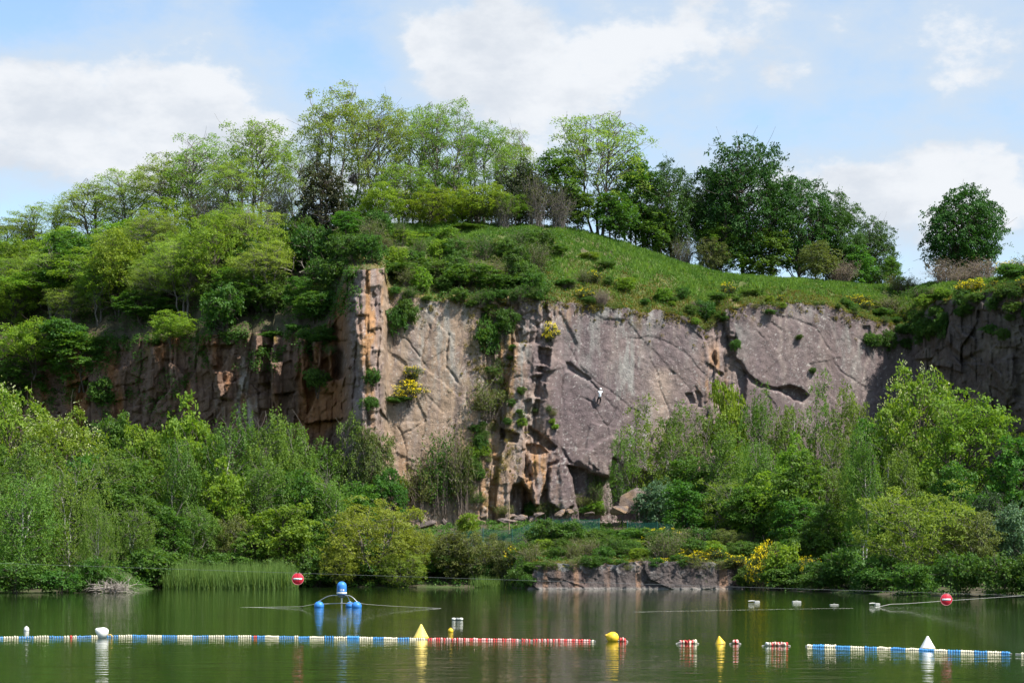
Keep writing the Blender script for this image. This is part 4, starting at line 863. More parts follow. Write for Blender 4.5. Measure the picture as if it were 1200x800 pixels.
rgq = random.Random(21)
def wallfill(n, line, spread, size, lab, grp, kinds_):
    for i in range(n):
        t = rgq.random()*(len(line)-1); k = int(t); f = t-k
        px = line[k][0]*(1-f)+line[k+1][0]*f+rgq.gauss(0, spread); py = line[k][1]*(1-f)+line[k+1][1]*f+rgq.gauss(0, spread*.6); w = rgq.uniform(*size)
        kd, v = rgq.choice(kinds_); plant(kd, v, px, py-w*rgq.uniform(.5, .9), w, on_cliff(px, py, .1), lab, grp, minh=.3)
SM = [('shrub', 0), ('greenbrush', 1), ('shrub', 2), ('greenbrush', 0), ('brightshrub', 0)]
wallfill(34, [(585, 365), (572, 400), (578, 440), (572, 480), (562, 520), (556, 560), (550, 595)], 8, (10, 22), 'small shrub rooted in the gully between the two slabs', 'small shrubs in the gully', SM)
wallfill(16, [(470, 560), (500, 580), (530, 560), (548, 590)], 9, (14, 26), 'small shrub at the foot of the buff slab', 'small shrubs at the foot of the buff slab', SM)
wallfill(22, [(590, 604), (640, 604), (690, 602), (730, 600), (770, 600)], 5, (12, 26), 'small shrub at the foot of the cliff below the big slab', 'small shrubs at the foot of the big slab', SM)
wallfill(14, [(590, 370), (600, 400), (606, 440), (600, 480), (596, 520), (640, 470), (648, 520)], 5, (8, 15), 'tuft of green in the joints beside the grey pillar', 'tufts beside the grey pillar', SM)
wallfill(16, [(460, 350), (500, 352), (550, 358), (600, 352), (640, 352)], 4, (14, 28), 'shrub hanging over the rim of the buff slab', 'rim shrubs of the buff slab', [('shrub', 0), ('shrub', 1), ('greenbrush', 0)])
wallfill(36, [(1062, 385), (1080, 400), (1095, 385), (1115, 372), (1150, 362), (1195, 356), (1200, 380), (1100, 420)], 11, (14, 28), 'dark shrub hanging on the shaded wall of the right corner', 'hanging shrubs of the right corner', [('shrub', 0), ('shrub', 1), ('shrub', 2)])
wallfill(12, [(110, 415), (180, 410), (260, 400), (330, 395), (390, 390), (400, 420)], 9, (14, 30), 'shrub clinging to the top of the shaded left cliff', 'clinging shrubs of the left cliff', [('shrub', 0), ('shrub', 1), ('shrub', 2), ('greenbrush', 0)])
wallfill(12, [(1062, 395), (1040, 380), (1000, 368), (940, 358), (860, 365), (830, 385), (760, 366), (690, 358)], 3, (8, 16), 'small tuft on the rim of the right slabs', 'rim tufts of the right slabs', SM)

# ------------------------------------------------------------------ trees on the banks: (kind, variant, column, top row, width, distance, label, tilt)
G7 = 'trees of the left bank'
for k, v, px, pt, w, Y, lab, tl in [
    ('acacia', 0, 8, 440, 125, 214, 'tall tree in cream blossom at the left frame edge below the cliff', 0), ('acacia', 1, 72, 462, 120, 208, 'tree with cream blossom right of the one at the left frame edge', 0),
    ('acacia', 0, -70, 450, 130, 205, 'blossoming tree beyond the left frame edge', 0), ('broad', 0, 134, 484, 66, 226, 'dark leafy tree in the notch below the ivied cliff', 0),
    ('bright', 0, 168, 478, 72, 222, 'bright leafy tree against the rusty rock of the left cliff', 0), ('bright', 1, 226, 460, 84, 216, 'highest bright green tree of the left bank, rounded top against the dark cliff', 0),
    ('birch', 0, 268, 484, 80, 212, 'birch with fine foliage right of the highest bright tree', 0), ('birch', 1, 312, 486, 78, 214, 'birch with hanging twigs before the dark cliff, left of the last birch top', 0),
    ('birch', 2, 350, 486, 66, 217, 'birch with drooping top at the right of the left bank row', 0), ('thinbirch', 0, 378, 515, 50, 218, 'small birch between the drooping birch and the sparse dark tree', 0),
    ('thinbirch', 1, 408, 478, 52, 220, 'sparse dark tree against the cliff left of the orange pillar foot', 0), ('olive', 0, 440, 488, 62, 219, 'feathery grey green tree below the orange pillar', 0),
    ('broad', 1, 420, 560, 62, 212, 'dark tree under the feathery grey green one', 0), ('broad', 2, 455, 548, 46, 215, 'green tree at the foot of the buff slab beside the willow', 0),
    ('birch', 1, 28, 520, 100, 196, 'birch in the second row near the left frame edge', 0), ('birch', 0, 112, 530, 90, 200, 'birch in the second row below the cream blossom', 0),
    ('broad', 0, 160, 540, 74, 206, 'mid green tree in the second row above the dead branches', 0), ('birch', 2, 214, 505, 66, 206, 'birch with a forked white trunk in the middle of the left bank', 0),
    ('bright', 1, 258, 535, 74, 207, 'bright tree in the second row right of the forked birch', 0), ('birch', 0, 305, 540, 76, 208, 'birch in the second row above the reeds', 0), ('broad', 1, 350, 545, 66, 209, 'mid green tree in the second row left of the willow', 0),
    ('birch', 2, 388, 560, 56, 209, 'birch in the second row behind the willow', 0),
    ('weeping', 0, 18, 558, 110, 174, 'weeping birch with leaning pale stems at the left water edge', .22), ('weeping', 1, 78, 535, 96, 178, 'tall weeping birch hanging over the water left of the dead branches', 0),
    ('weeping', 0, 112, 588, 46, 173, 'low weeping curtain of twigs just left of the dead branches', 0), ('weeping', 1, -60, 560, 110, 172, 'weeping birch beyond the left frame edge', 0),
    ('birch', 1, 160, 592, 60, 194, 'dark small birch behind the dead branches', 0), ('broad', 2, 195, 590, 66, 200, 'dark green tree behind the left end of the reeds', 0),
    ('birch', 2, 235, 588, 66, 202, 'fine leaved tree behind the reeds', 0), ('olive', 1, 272, 600, 60, 203, 'olive tinged tree behind the middle of the reeds', 0),
    ('bright', 0, 330, 578, 84, 202, 'bright maple with layered sprays behind the no entry sign', 0), ('broad', 0, 295, 620, 56, 201, 'green bush behind the reeds left of the bright maple', 0),
    ('broad', 1, 372, 620, 50, 203, 'dark bush between the bright maple and the willow', 0)]:
    plant(k, v, px, pt, w, on_bank(px, Y), lab, G7, tl)
for k, v, px, pt, w, Y, lab in [
    ('shrub', 0, 20, 655, 70, 167, 'low green bush at the water in the left corner'), ('shrub', 1, 70, 662, 56, 168.5, 'low bush at the water under the weeping birch'), ('shrub', 2, 105, 650, 46, 171, 'low bush at the water left of the dead branches'),
    ('shrub', 0, -40, 650, 80, 166, 'low bush beyond the left frame edge'), ('shrub', 2, 170, 645, 56, 191, 'dark bush at the water right of the dead branches'), ('shrub', 1, 215, 640, 50, 199, 'dark bush behind the left end of the reeds'),
    ('shrub', 0, 262, 645, 60, 200, 'low bush behind the middle of the reeds'), ('shrub', 1, 325, 640, 60, 200.5, 'low bush behind the right end of the reeds'), ('shrub', 2, 365, 640, 46, 200, 'dark bush right of the reeds')]:
    plant(k, v, px, pt, w, on_bank(px, Y), lab, 'low bushes of the left bank')
for k, v, px, pt, w, Y, lab in [
    ('willow', 0, 436, 586, 118, 202, 'largest rounded yellow green willow bush behind the blue float'), ('willow', 1, 398, 640, 60, 199, 'low willow bush left of the largest one'), ('willow', 1, 490, 615, 66, 202, 'willow bush right of the largest one'),
    ('olive', 0, 528, 616, 70, 201, 'greyish willow bush left of the bright round shrub'), ('olive', 1, 562, 618, 56, 200, 'greyish open bush at the water below the bright round shrub'), ('willow', 0, 470, 645, 60, 199, 'low willow branches over the water'),
    ('olive', 0, 592, 628, 44, 198.5, 'olive bush next to the low rock wall'), ('gorse', 0, 607, 640, 40, 198, 'gorse with a few flowers at the left end of the low rock wall'), ('shrub', 0, 615, 652, 30, 192, 'dark shrub at the corner of the low rock wall'),
    ('brightshrub', 0, 548, 598, 28, 216, 'bright round clipped looking shrub at the foot of the cliff'), ('brightshrub', 0, 476, 612, 14, 214, 'tiny bright shrub left of the fence')]:
    plant(k, v, px, pt, w, on_bank(px, Y), lab, 'bushes by the water in the middle')
G9 = 'shrubs on the shelf above the low rock wall'
for k, v, px, pt, w, Y, lab in [
    ('shrub', 0, 640, 625, 46, 199, 'shrub on the shelf at the left end of the rock wall'), ('gorse', 1, 657, 621, 22, 203, 'small yellow gorse below the cave'), ('shrub', 1, 680, 618, 52, 203, 'green shrub on the shelf below the fence, left one'),
    ('shrub', 2, 712, 606, 56, 206, 'leafy shrub on the shelf below the boulder, left side'), ('shrub', 0, 750, 610, 60, 204, 'dense dark shrub on the shelf below the boulder'), ('gorse', 0, 775, 615, 50, 203, 'dark gorse with a few yellow flowers on the shelf'),
    ('shrub', 1, 795, 612, 50, 204, 'green shrub on the shelf right of the dark gorse'), ('dry', 0, 815, 620, 44, 201, 'brownish dry shrub on the shelf'), ('shrub', 2, 705, 630, 56, 196, 'shrub behind the mossy lip of the rock wall'),
    ('shrub', 0, 665, 636, 40, 194, 'low shrub over the left part of the rock wall'), ('gorse', 1, 815, 644, 44, 190, 'yellow gorse hanging over the right part of the rock wall'), ('gorse', 0, 842, 640, 36, 190, 'gorse with few flowers right of the yellow one on the rock wall'),
    ('shrub', 1, 822, 660, 18, 187.6, 'trailing shrub in the cleft of the rock wall'), ('olive', 1, 850, 618, 44, 200, 'grey green bush on the shelf at its right end'), ('shrub', 2, 868, 632, 44, 194, 'shrub above the shaded end of the rock wall'),
    ('gorse', 2, 893, 640, 34, 184, 'large yellow gorse right of the rock wall'), ('brightshrub', 0, 918, 630, 50, 181, 'bright pale green elder by the large yellow gorse'), ('gorse', 1, 950, 655, 34, 179, 'gorse in flower low at the right bank'),
    ('shrub', 0, 740, 640, 46, 193, 'low shrub over the middle of the rock wall'), ('shrub', 1, 775, 642, 40, 192, 'low shrub over the rock wall left of the yellow gorse'), ('dry', 1, 728, 600, 40, 212, 'dry grass tuft below the big boulder')]:
    plant(k, v, px, max(pt, 617), w, on_bank(px, Y), lab, G9)
G8 = 'trees of the right bank'
for k, v, px, pt, w, Y, lab, tl in [
    ('thinbirch', 0, 752, 468, 66, 221, 'slim birch in front of the big slab, leftmost of the tall birches', 0), ('thinbirch', 1, 730, 500, 46, 219, 'thin small tree with a pale trunk beside the boulder', 0), ('birch', 1, 788, 476, 70, 222, 'birch second from the left of the tall right bank birches', 0),
    ('thinbirch', 1, 822, 470, 60, 224, 'slender birch before the pale streak of the slab', 0), ('bright', 0, 856, 424, 56, 226, 'bright slender tree whose top reaches the step between the slabs', 0), ('birch', 0, 888, 458, 66, 226, 'birch below the long crack of the upper slab', 0),
    ('birch', 2, 925, 466, 66, 226, 'birch directly below the dark cave of the upper slab', 0), ('thinbirch', 0, 962, 440, 52, 227, 'slender yellowish birch right of the dark cave', 0), ('birch', 1, 1000, 455, 70, 224, 'tall birch left of the white blossoming tree', 0),
    ('acacia', 0, 1072, 414, 130, 206, 'large tree with white blossom, the highest on the right bank', 0), ('yellowgreen', 0, 1142, 456, 128, 194, 'yellow green tree with dark open stems in front of the white blossoming tree', 0),
    ('broad', 0, 1195, 505, 80, 190, 'green tree at the right frame edge', 0), ('sprig', 1, 1250, 480, 120, 192, 'leafy tree beyond the right frame edge', 0), ('broad', 2, 1020, 490, 70, 212, 'green tree under the left side of the white blossoming tree', 0),
    ('bluish', 0, 772, 562, 56, 213, 'bluish green bush right of the boulder', 0), ('broad', 1, 808, 530, 66, 217, 'leafy tree right of the bluish bush', 0), ('birch', 0, 845, 500, 66, 215, 'birch in the second row under the bright slender tree', 0),
    ('broad', 2, 845, 570, 66, 207, 'dark leafy tree above the right end of the shelf', 0), ('birch', 2, 895, 510, 66, 210, 'birch in the second row below the dark cave', 0), ('broad', 0, 885, 570, 70, 203, 'dark green tree behind the large yellow gorse', 0),
    ('bright', 1, 935, 505, 60, 206, 'bright leafy tree in the middle of the right bank', 0), ('thinbirch', 1, 970, 500, 60, 204, 'thin birch in the second row of the right bank', 0), ('broad', 1, 930, 580, 66, 195, 'dark tree in the shade right of the gorse', 0),
    ('birch', 1, 1010, 505, 64, 184, 'birch with a white trunk in front of the right bank', 0), ('broad', 2, 968, 590, 60, 187, 'green tree at the left foot of the white trunked birch', 0), ('birch', 2, 1050, 520, 60, 190, 'drooping birch left of the yellow green tree', 0),
    ('willow', 0, 1085, 570, 130, 166, 'big olive willow bush bulging over the right water edge', 0), ('olive', 0, 1138, 590, 80, 164, 'olive bush right of the big willow', 0), ('darkbush', 0, 1165, 560, 66, 176, 'dark tree in the shade below the yellow green tree', 0),
    ('bluish', 0, 1190, 588, 56, 166, 'bluish green bush at the right frame edge', 0), ('broad', 1, 1120, 535, 60, 182, 'dark leafy tree below the stems of the yellow green tree', 0), ('broad', 0, 1240, 560, 90, 170, 'green tree beyond the right frame edge', 0)]:
    plant(k, v, px, pt, w, on_bank(px, Y), lab, G8, tl)
for k, v, px, pt, w, Y, lab in [
    ('shrub', 0, 985, 640, 60, 172, 'dark low bush at the water left of the big willow'), ('shrub', 1, 1025, 640, 66, 166, 'low bush at the water under the left side of the big willow'), ('shrub', 2, 1070, 655, 60, 158, 'low bush at the water under the big willow'),
    ('shrub', 0, 1125, 645, 66, 154, 'low bush at the water behind the right no entry sign'), ('shrub', 1, 1172, 640, 66, 152, 'low bush at the water near the right frame edge'), ('shrub', 2, 1220, 640, 70, 150, 'low bush at the water beyond the right frame edge'),
    ('shrub', 1, 960, 650, 40, 177, 'low bush at the water right of the elder'), ('shrub', 2, 930, 655, 36, 180, 'low dark bush at the water beside the elder')]:
    plant(k, v, px, pt, w, on_bank(px, Y), lab, 'low bushes of the right bank')

for i in range(20):
    px = 620+i*12.8+rgq.uniform(-6, 6); Y = rgq.uniform(187.5, 188.6); w = rgq.uniform(18, 36); b = on_bank(px, Y); b = (b[0], b[1], max(b[2], 1.75)-.2)
    k, v = rgq.choice([('shrub', 0), ('greenbrush', 1), ('gorse', 0), ('shrub', 2)])
    plant(k, v, px, HZ-(b[2]-CZ)*F/b[1]-w*rgq.uniform(.35, .6), w, b, 'small shrub leaning over the lip of the low rock wall', 'lip shrubs of the low rock wall', minh=.3)
for px, Y, w, pt in ((610, 188.5, 34, 655), (618, 187.2, 22, 668), (882, 186.5, 34, 655), (872, 187.2, 24, 664)):
    plant('shrub', 1, px, pt, w, (PX(px, 690, Y)[0], Y, -.1), 'dark shrub at the water beside an end of the low rock wall', 'shrubs at the ends of the low rock wall')

# ------------------------------------------------------------------ canopy trees nothing tells apart
def fill(n, seed, kinds_, rect, where, size, lab, grp, ok=None, aspect=(.7, 1.1)):
    rg = random.Random(seed); done = []; tries = 0
    while len(done) < n and tries < n*60:
        tries += 1
        px = rg.uniform(rect[0], rect[1]); t = rg.uniform(rect[2], rect[3])
        if ok and not ok(px, t): continue
        if where == 'hill': b = on_hill(px, t)
        else: b = on_bank(px, float(IP(px, SHORE))+(float(IP(px, WALL))-float(IP(px, SHORE)))*t)
        w = rg.uniform(*size); qy = HZ-(b[2]-CZ)*F/b[1]
        if any(abs(px-a)/(w*.5)+abs(qy-c)/(w*.28) < 1.0 for a, c in done): continue
        done.append((px, qy)); k, v = rg.choice(kinds_)
        plant(k, v, px, qy-w*rg.uniform(*aspect), w, b, lab, grp)
fill(62, 3, [('sprig', 0), ('sprig', 1), ('sprig', 2), ('broad', 0), ('locust', 1), ('locust', 3), ('locust', 2), ('thinbirch', 0)], (-230, 335, .12, .72), 'hill', (44, 86), 'leafy green tree in the dense canopy over the left cliff', 'canopy trees over the left cliff', aspect=(.8, 1.25))
fill(10, 12, [('sprig', 0), ('sprig', 1), ('sprig', 2), ('locust', 0)], (400, 612, .92, 1.35), 'hill', (34, 60), 'light green sapling under the tall hilltop trees', 'saplings under the hilltop trees', aspect=(.9, 1.5))
fill(40, 4, [('shrub', 0), ('greenbrush', 1), ('shrub', 2), ('greenbrush', 0), ('shrub', 1), ('brightshrub', 0)], (425, 640, .0, .5), 'hill', (20, 40), 'leafy shrub in the thicket on the slope above the buff slab', 'thicket above the buff slab', aspect=(.75, 1.1))
fill(26, 5, [('shrub', 0), ('shrub', 2), ('shrub', 1), ('broad', 0)], (240, 420, .0, .7), 'hill', (34, 60), 'dark leafy shrub in the shaded thicket above the mossy ledge', 'thicket above the mossy ledge', aspect=(.7, 1.1))
fill(44, 6, [('shrub', 0), ('greenbrush', 0), ('greenbrush', 1), ('shrub', 2), ('gorse', 0), ('brightshrub', 0), ('dry', 0)], (650, 1215, .0, .26), 'hill', (10, 26), 'low scrub clump on the brow above the slabs', 'scrub on the brow', aspect=(.55, .85))
fill(22, 7, [('broad', 0), ('birch', 0), ('birch', 1), ('bright', 0), ('broad', 2), ('birch', 2)], (-220, 395, .3, .95), 'bank', (66, 100), 'green tree crowded among others on the left bank', 'crowded trees of the left bank', aspect=(1.1, 1.6))
fill(20, 8, [('broad', 0), ('birch', 0), ('thinbirch', 1), ('bright', 1), ('broad', 2), ('birch', 2)], (790, 1420, .35, .9), 'bank', (56, 84), 'green tree crowded among others on the right bank', 'crowded trees of the right bank', aspect=(1.1, 1.6))
fill(46, 9, [('shrub', 0), ('shrub', 1), ('shrub', 2), ('greenbrush', 1), ('brightshrub', 0)], (600, 905, .05, .36), 'bank', (26, 48), 'leafy shrub crowded on the shelf above the low rock wall', 'crowded shrubs on the shelf', aspect=(.55, .85))
fill(26, 10, [('shrub', 0), ('shrub', 1), ('shrub', 2)], (-220, 600, .02, .3), 'bank', (44, 70), 'dark low shrub under the trees of the left bank', 'low shrubs under the left bank trees', ok=lambda p, t: not (185 < p < 352 and t < .26), aspect=(.45, .75))
fill(26, 11, [('shrub', 0), ('shrub', 1), ('shrub', 2)], (880, 1420, .02, .4), 'bank', (44, 70), 'dark low shrub under the trees of the right bank', 'low shrubs under the right bank trees', aspect=(.45, .75))

# ------------------------------------------------------------------ ground cover nobody could count
def build_cover():
    rg = np.random.default_rng(77)
    # grass on the hill
    n = 150000; px = rg.uniform(385, 1215, n); tau = rg.uniform(.0, 1.06, n)**.9
    d = fbm(px/16., tau*7, 401, 4); keep = (rg.uniform(0, 1, n) < np.where((px < 640) & (tau < .5), .2, 1.0)*np.where(px > 1060, .5, 1)) & (d > -.55)
    px, tau, d = px[keep], tau[keep], d[keep]; n = len(px)
    P = np.stack(hill_pt(px, tau), -1)
    dry = sstep(.30, .0, tau+d*.18) if False else 1-sstep(.14, .50, tau+d*.30)
    ismoss = rg.uniform(0, 1, n) < dry*.8
    def blades(P, h, w, rgx, lean):
        k = len(P); a = rgx.uniform(0, 6.28, k); ax = np.stack([np.cos(a), np.sin(a), np.zeros(k)], -1)*w[:, None]*.5
        tip = np.stack([rgx.normal(size=k)*lean*h, rgx.normal(size=k)*lean*h, h], -1)
        v = np.stack([P-ax-[0, 0, .05], P+ax-[0, 0, .05], P+tip*.55+ax*.6, P+tip, P+tip*.55-ax*.6], 1).reshape(-1, 3)
        i = np.arange(k)*5
        return v, np.stack([i, i+1, i+2, i+3, i+4], -1)
    for nm, sel, mt, h0 in (('grass', ~ismoss, 'grass', .34), ('dry_grass', ismoss, 'moss', .22)):
        p = P[sel]; k = len(p); h = h0*rg.uniform(.5, 1.3, k)*(1+.5*np.clip(d[sel], -1, 1)); w = rg.uniform(.07, .15, k)
        v, f = blades(p, h, w, rg, .45)
        struct(nm, mesh_np(nm, v, f, M[mt], attrs={'var': ('FACE', np.clip(.5+.55*d[sel]+rg.normal(size=k)*.2, 0, 1))}), 'stuff')
    # leafy undergrowth in clumps: hill slope, shaded left slope, banks
    def clumps(nm, cen, R, m, mt, size, flat=.6):
        k = len(cen); p = np.repeat(cen, m, 0); r = np.repeat(R, m)
        dd = unit(rg.normal(size=(k*m, 3))+np.array([0, -.1, .4])); q = p+dd*(r*rg.uniform(.3, 1, k*m)**.5)[:, None]*np.array([1, 1, flat])
        nn = unit(dd*.6+np.array([0, 0, .6])+rg.normal(size=(k*m, 3))*.5); s = rg.uniform(.6, 1.3, k*m)
        me = leaves_mesh(nm, q, nn, rg.normal(size=(k*m, 3)), size[0]*s, size[1]*s, .55*np.repeat(rg.uniform(0, 1, k), m)+.45*rg.uniform(0, 1, k*m), M[mt])
        struct(nm, me, 'stuff')
    n = 2600; px = rg.uniform(-240, 660, n); tau = rg.uniform(0, 1.0, n); keep = (px < 400) | (fbm(px/20., tau*5, 411, 3) > -.15); px, tau = px[keep], tau[keep]
    clumps('hillside_undergrowth', np.stack(hill_pt(px, tau), -1), rg.uniform(.4, 1.1, len(px)), 34, 'bramble', (.22, .14))
    n = 4200; px = rg.uniform(640, 1230, n); tau = rg.uniform(0, 1.0, n)**1.5; keep = fbm(px/11., tau*9, 413, 3)+.25*(px > 1000)-.25*tau > -.02; px, tau = px[keep], tau[keep]
    clumps('rim_herbs', np.stack(hill_pt(px, tau), -1), rg.uniform(.12, .5, len(px)), 20, 'bramble', (.13, .08))
    n = 2200; px = rg.uniform(640, 1230, n); tau = rg.uniform(0, 1.0, n)**2.2; keep = fbm(px/11., tau*9, 419, 3) > .0; px, tau = px[keep], tau[keep]
    clumps('rim_moss', np.stack(hill_pt(px, tau), -1), rg.uniform(.12, .4, len(px)), 20, 'moss', (.12, .07))
    n = 2600; px = rg.uniform(640, 1080, n); tau = rg.exponential(.16, n); keep = (fbm(px/9., tau*8, 423, 3) > -.05) & (tau < .7); px, tau = px[keep], tau[keep]
    clumps('rim_scrub', np.stack(hill_pt(px, tau), -1), rg.uniform(.25, .7, len(px)), 22, 'olive', (.14, .08))
    n = 5200; px = rg.uniform(-240, 1440, n); t = rg.uniform(0.02, 1.0, n); Y = IP(px, SHORE)+(IP(px, WALL)-IP(px, SHORE))*t
    led = (px > 615) & (px < 885); keep = ~led | (Y > 188.2)
    px, Y = px[keep], Y[keep]
    clumps('bank_undergrowth', np.stack([(px-600)/F*Y, Y, bank_z(px, Y)+.15], -1), rg.uniform(.3, .85, len(px)), 30, 'bramble', (.20, .13))
    n = 700; px = rg.uniform(622, 880, n); Y = 187.9+rg.exponential(1.6, n)
    clumps('ledge_moss', np.stack([(px-600)/F*Y, Y, bank_z(px, Y)+.05], -1), rg.uniform(.15, .45, n), 26, 'moss', (.13, .08))
    # creepers on the shaded cliff and moss in the gully
    n = 2600; px = np.concatenate([rg.uniform(-200, 260, 1500), rg.normal(90, 45, 500), rg.uniform(240, 420, 600)]); py = rg.uniform(0, 1, n)**1.5
    py = rim_py(px)+py*np.where(px > 240, 45, 130); dn = fbm(px/18., py/30., 415, 4); keep = dn > np.where(px > 230, .05, -.12); px, py = px[keep], py[keep]
    Y = cliffY(px, py)-.15; clumps('cliff_creeper', np.stack(PX(px, py, Y), -1), rg.uniform(.3, .8, len(px)), 30, 'bramble', (.22, .14), 1.0)
    n = 1500; px = np.concatenate([rg.normal(578, 17, 800), rg.uniform(455, 1080, 700)]); py = np.concatenate([rg.uniform(355, 560, 800), np.zeros(700)])
    py[800:] = rim_py(px[800:])+rg.exponential(6, 700); dn = fbm(px/7., py/9., 417, 3); keep = dn > .0; px, py = px[keep], py[keep]
    Y = cliffY(px, py)-.05; clumps('cliff_moss', np.stack(PX(px, py, Y), -1), rg.uniform(.12, .4, len(px)), 24, 'moss', (.14, .09), 1.0)
    # reeds
    n = 12800; px = np.concatenate([rg.uniform(191, 349, 12000), rg.normal(572, 9, 800)]); Y = np.concatenate([188.4+rg.uniform(0, 9, 12000), 195.5+rg.uniform(0, 2.0, 800)])
    P = np.stack([(px-600)/F*Y, Y, np.full(n, -.1)], -1); h = np.where(np.arange(n) < 12000, 2.3, 1.2)*rg.uniform(.45, 1.12, n)*(1+.35*fbm(px/7., Y*.5, 421, 4))*(.55+.45*sstep(190, 198, px)*(1-sstep(338, 349, px)*(px < 400)))
    v, f = blades(P, h, rg.uniform(.035, .075, n), rg, .17)
    struct('reeds', mesh_np('reeds', v, f, M['reed'], attrs={'var': ('FACE', rg.uniform(0, 1, n))}), 'stuff')
build_cover()

# ------------------------------------------------------------------ rocks, dead wood, nest, fence
def boulder(seed, r, name, sub=5):
    import bmesh
    bm = bmesh.new(); bmesh.ops.create_icosphere(bm, subdivisions=sub, radius=1.0)
    rg = np.random.default_rng(seed); pl = [(unit(rg.normal(size=3)), rg.uniform(.32, .66)) for _ in range(14)]
    v = np.array([q.co[:] for q in bm.verts]); f = np.array([[w.index for w in q.verts] for q in bm.faces]); bm.free()
    for nrm, dd in pl:
        e = v@nrm-dd; v = v-np.maximum(e, 0)[:, None]*nrm*.95
    k = fbm(v[:, 0]*2+v[:, 2]*1.3+seed, v[:, 1]*2-v[:, 2]*1.7, seed, 4); v = v*(1+.16*k[:, None]); k2 = fbm(v[:, 0]*7+v[:, 1]*5, v[:, 2]*7-v[:, 1]*4, seed+9, 4); v = v*(1+.06*k2[:, None])
    c = np.tile(np.array((.150, .118, .105)), (len(v), 1)); a = sstep(-.1, .4, fbm(v[:, 0]*1.5, v[:, 2]*1.5+v[:, 1], seed+3, 3))[:, None]
    c = c*(1-a)+np.array((.25, .165, .10))*a*.9+c*a*.1
    return mesh_np(name, v*np.asarray(r), f, M['rock'], colors=c)
def rock(seed, px, py, Y, wpx, hpx, lab, name='boulder', dz=0):
    x, y, z = PX(px, py, Y); w = wpx/F*Y/1.6; h = hpx/F*Y/1.5
    o = link(name, boulder(seed, (w, w*.8, h), name)); o.location = (x, y, z); o.rotation_euler = (0, .15*((seed*7) % 5-2), seed*1.3); tag(o, lab, 'boulder', 'fallen rocks'); return o
rock(3, 742, 588, 216.5, 46, 44, 'large brown boulder at the foot of the cliff right of the hollow')
rock(4, 722, 597, 215.5, 26, 18, 'smaller rock leaning on the left side of the large boulder')
rock(5, 837, 552, 220, 20, 34, 'pale orange rock face showing between the birches')
for i, (px, py, Y, w, h, lab) in enumerate([(655, 603, 219, 22, 9, 'dark flat rock in front of the light block'), (668, 600, 219, 14, 8, 'small dark rock left of the hollow'), (500, 614, 213, 20, 8, 'pale rock left of the bright round shrub'),
        (520, 612, 213, 16, 9, 'pale round rock below the tangle of brush'), (592, 609, 213, 24, 7, 'white streaked flat rock behind the fence'), (610, 606, 216, 18, 7, 'grey rock in front of the cave'), (566, 606, 217, 14, 8, 'small grey rock right of the bright round shrub'),
        (630, 603, 218, 18, 7, 'tawny rock at the right side of the cave'), (690, 602, 217, 20, 6, 'low rock in the hollow under the big slab'), (845, 577, 214, 6, 5, 'small orange rock in the shade of the birches')]):
    rock(20+i, px, py, Y, w, h, lab, 'rock')

def branch_mesh(name, seed, n, spread, mat):
    rg = np.random.default_rng(seed); mb = MB()
    for i in range(n):
        b = rg.normal(size=3)*np.array([.25, .25, .1])*spread; dr = unit(np.array([rg.normal()*.9, rg.normal()*.6, abs(rg.normal())*.7+.1])); L = spread*rg.uniform(.5, 1.1)
        t = np.linspace(0, 1, 6)[:, None]; q = b+dr*L*t+rg.normal(size=(6, 3))*.05*L*t-np.array([0, 0, .35*L])*t**2.2
        mb.tube(q, .03*(1-.75*t[:, 0])+.006, 4)
        for _ in range(3):
            s0 = q[rg.integers(1, 5)]; e = s0+unit(dr+rg.normal(size=3)*.7)*L*.35; mb.tube(np.array([s0, (s0+e)/2+rg.normal(size=3)*.03, e]), [.014, .01, .005], 3)
    return mb.mesh(name, M[mat])
o = link('brushwood', branch_mesh('brushwood', 5, 90, 1.9, 'deadwood')); o.location = PX(131, 690, 168.5); o.location.z = .2; o.scale = (1, 1, .7)
tag(o, 'heap of grey dead branches lying at the left water edge', 'branches')
for i, (px, py, lab) in enumerate([(352, 318, 'pale dead branch hanging above the mossy ledge, upper one'), (368, 345, 'pale dead branch fallen across the slope above the mossy ledge'), (335, 352, 'thin dead branch at the left above the mossy ledge')]):
    o = link('dead_branch', branch_mesh('dead_branch', 30+i, 6, 2.6, 'deadwood')); Y = float(hill_pt(np.array([px*1.]), np.array([.4]))[1][0])-2.5
    o.location = PX(px, py, Y); tag(o, lab, 'branch', 'dead branches above the ledge')
def nest(px, py, Y, r, lab, nm, cat, seed):
    rg = np.random.default_rng(seed); mb = MB()
    for i in range(220):
        d = unit(rg.normal(size=3)); c = d*r*rg.uniform(.2, .9); t = unit(np.cross(d, rg.normal(size=3)))*r*.55
        mb.tube(np.array([c-t, c+d*r*.12, c+t]), [.012, .016, .01], 3)
    o = link(nm, mb.mesh(nm, M['bark'])); o.location = PX(px, py, Y); tag(o, lab, cat)
yn = float(hill_pt(np.array([690.]), np.array([1.1]))[1][0])-.8
nest(689, 177, yn, .55, 'dark stick nest in the fork of the feathery tree', 'bird_nest', 'nest', 3)
ym = float(hill_pt(np.array([414.]), np.array([1.2]))[1][0])-.8
nest(414, 210, ym, .75, 'dark mistletoe like clump on the trunk of the tallest hilltop tree', 'mistletoe', 'plant', 4)

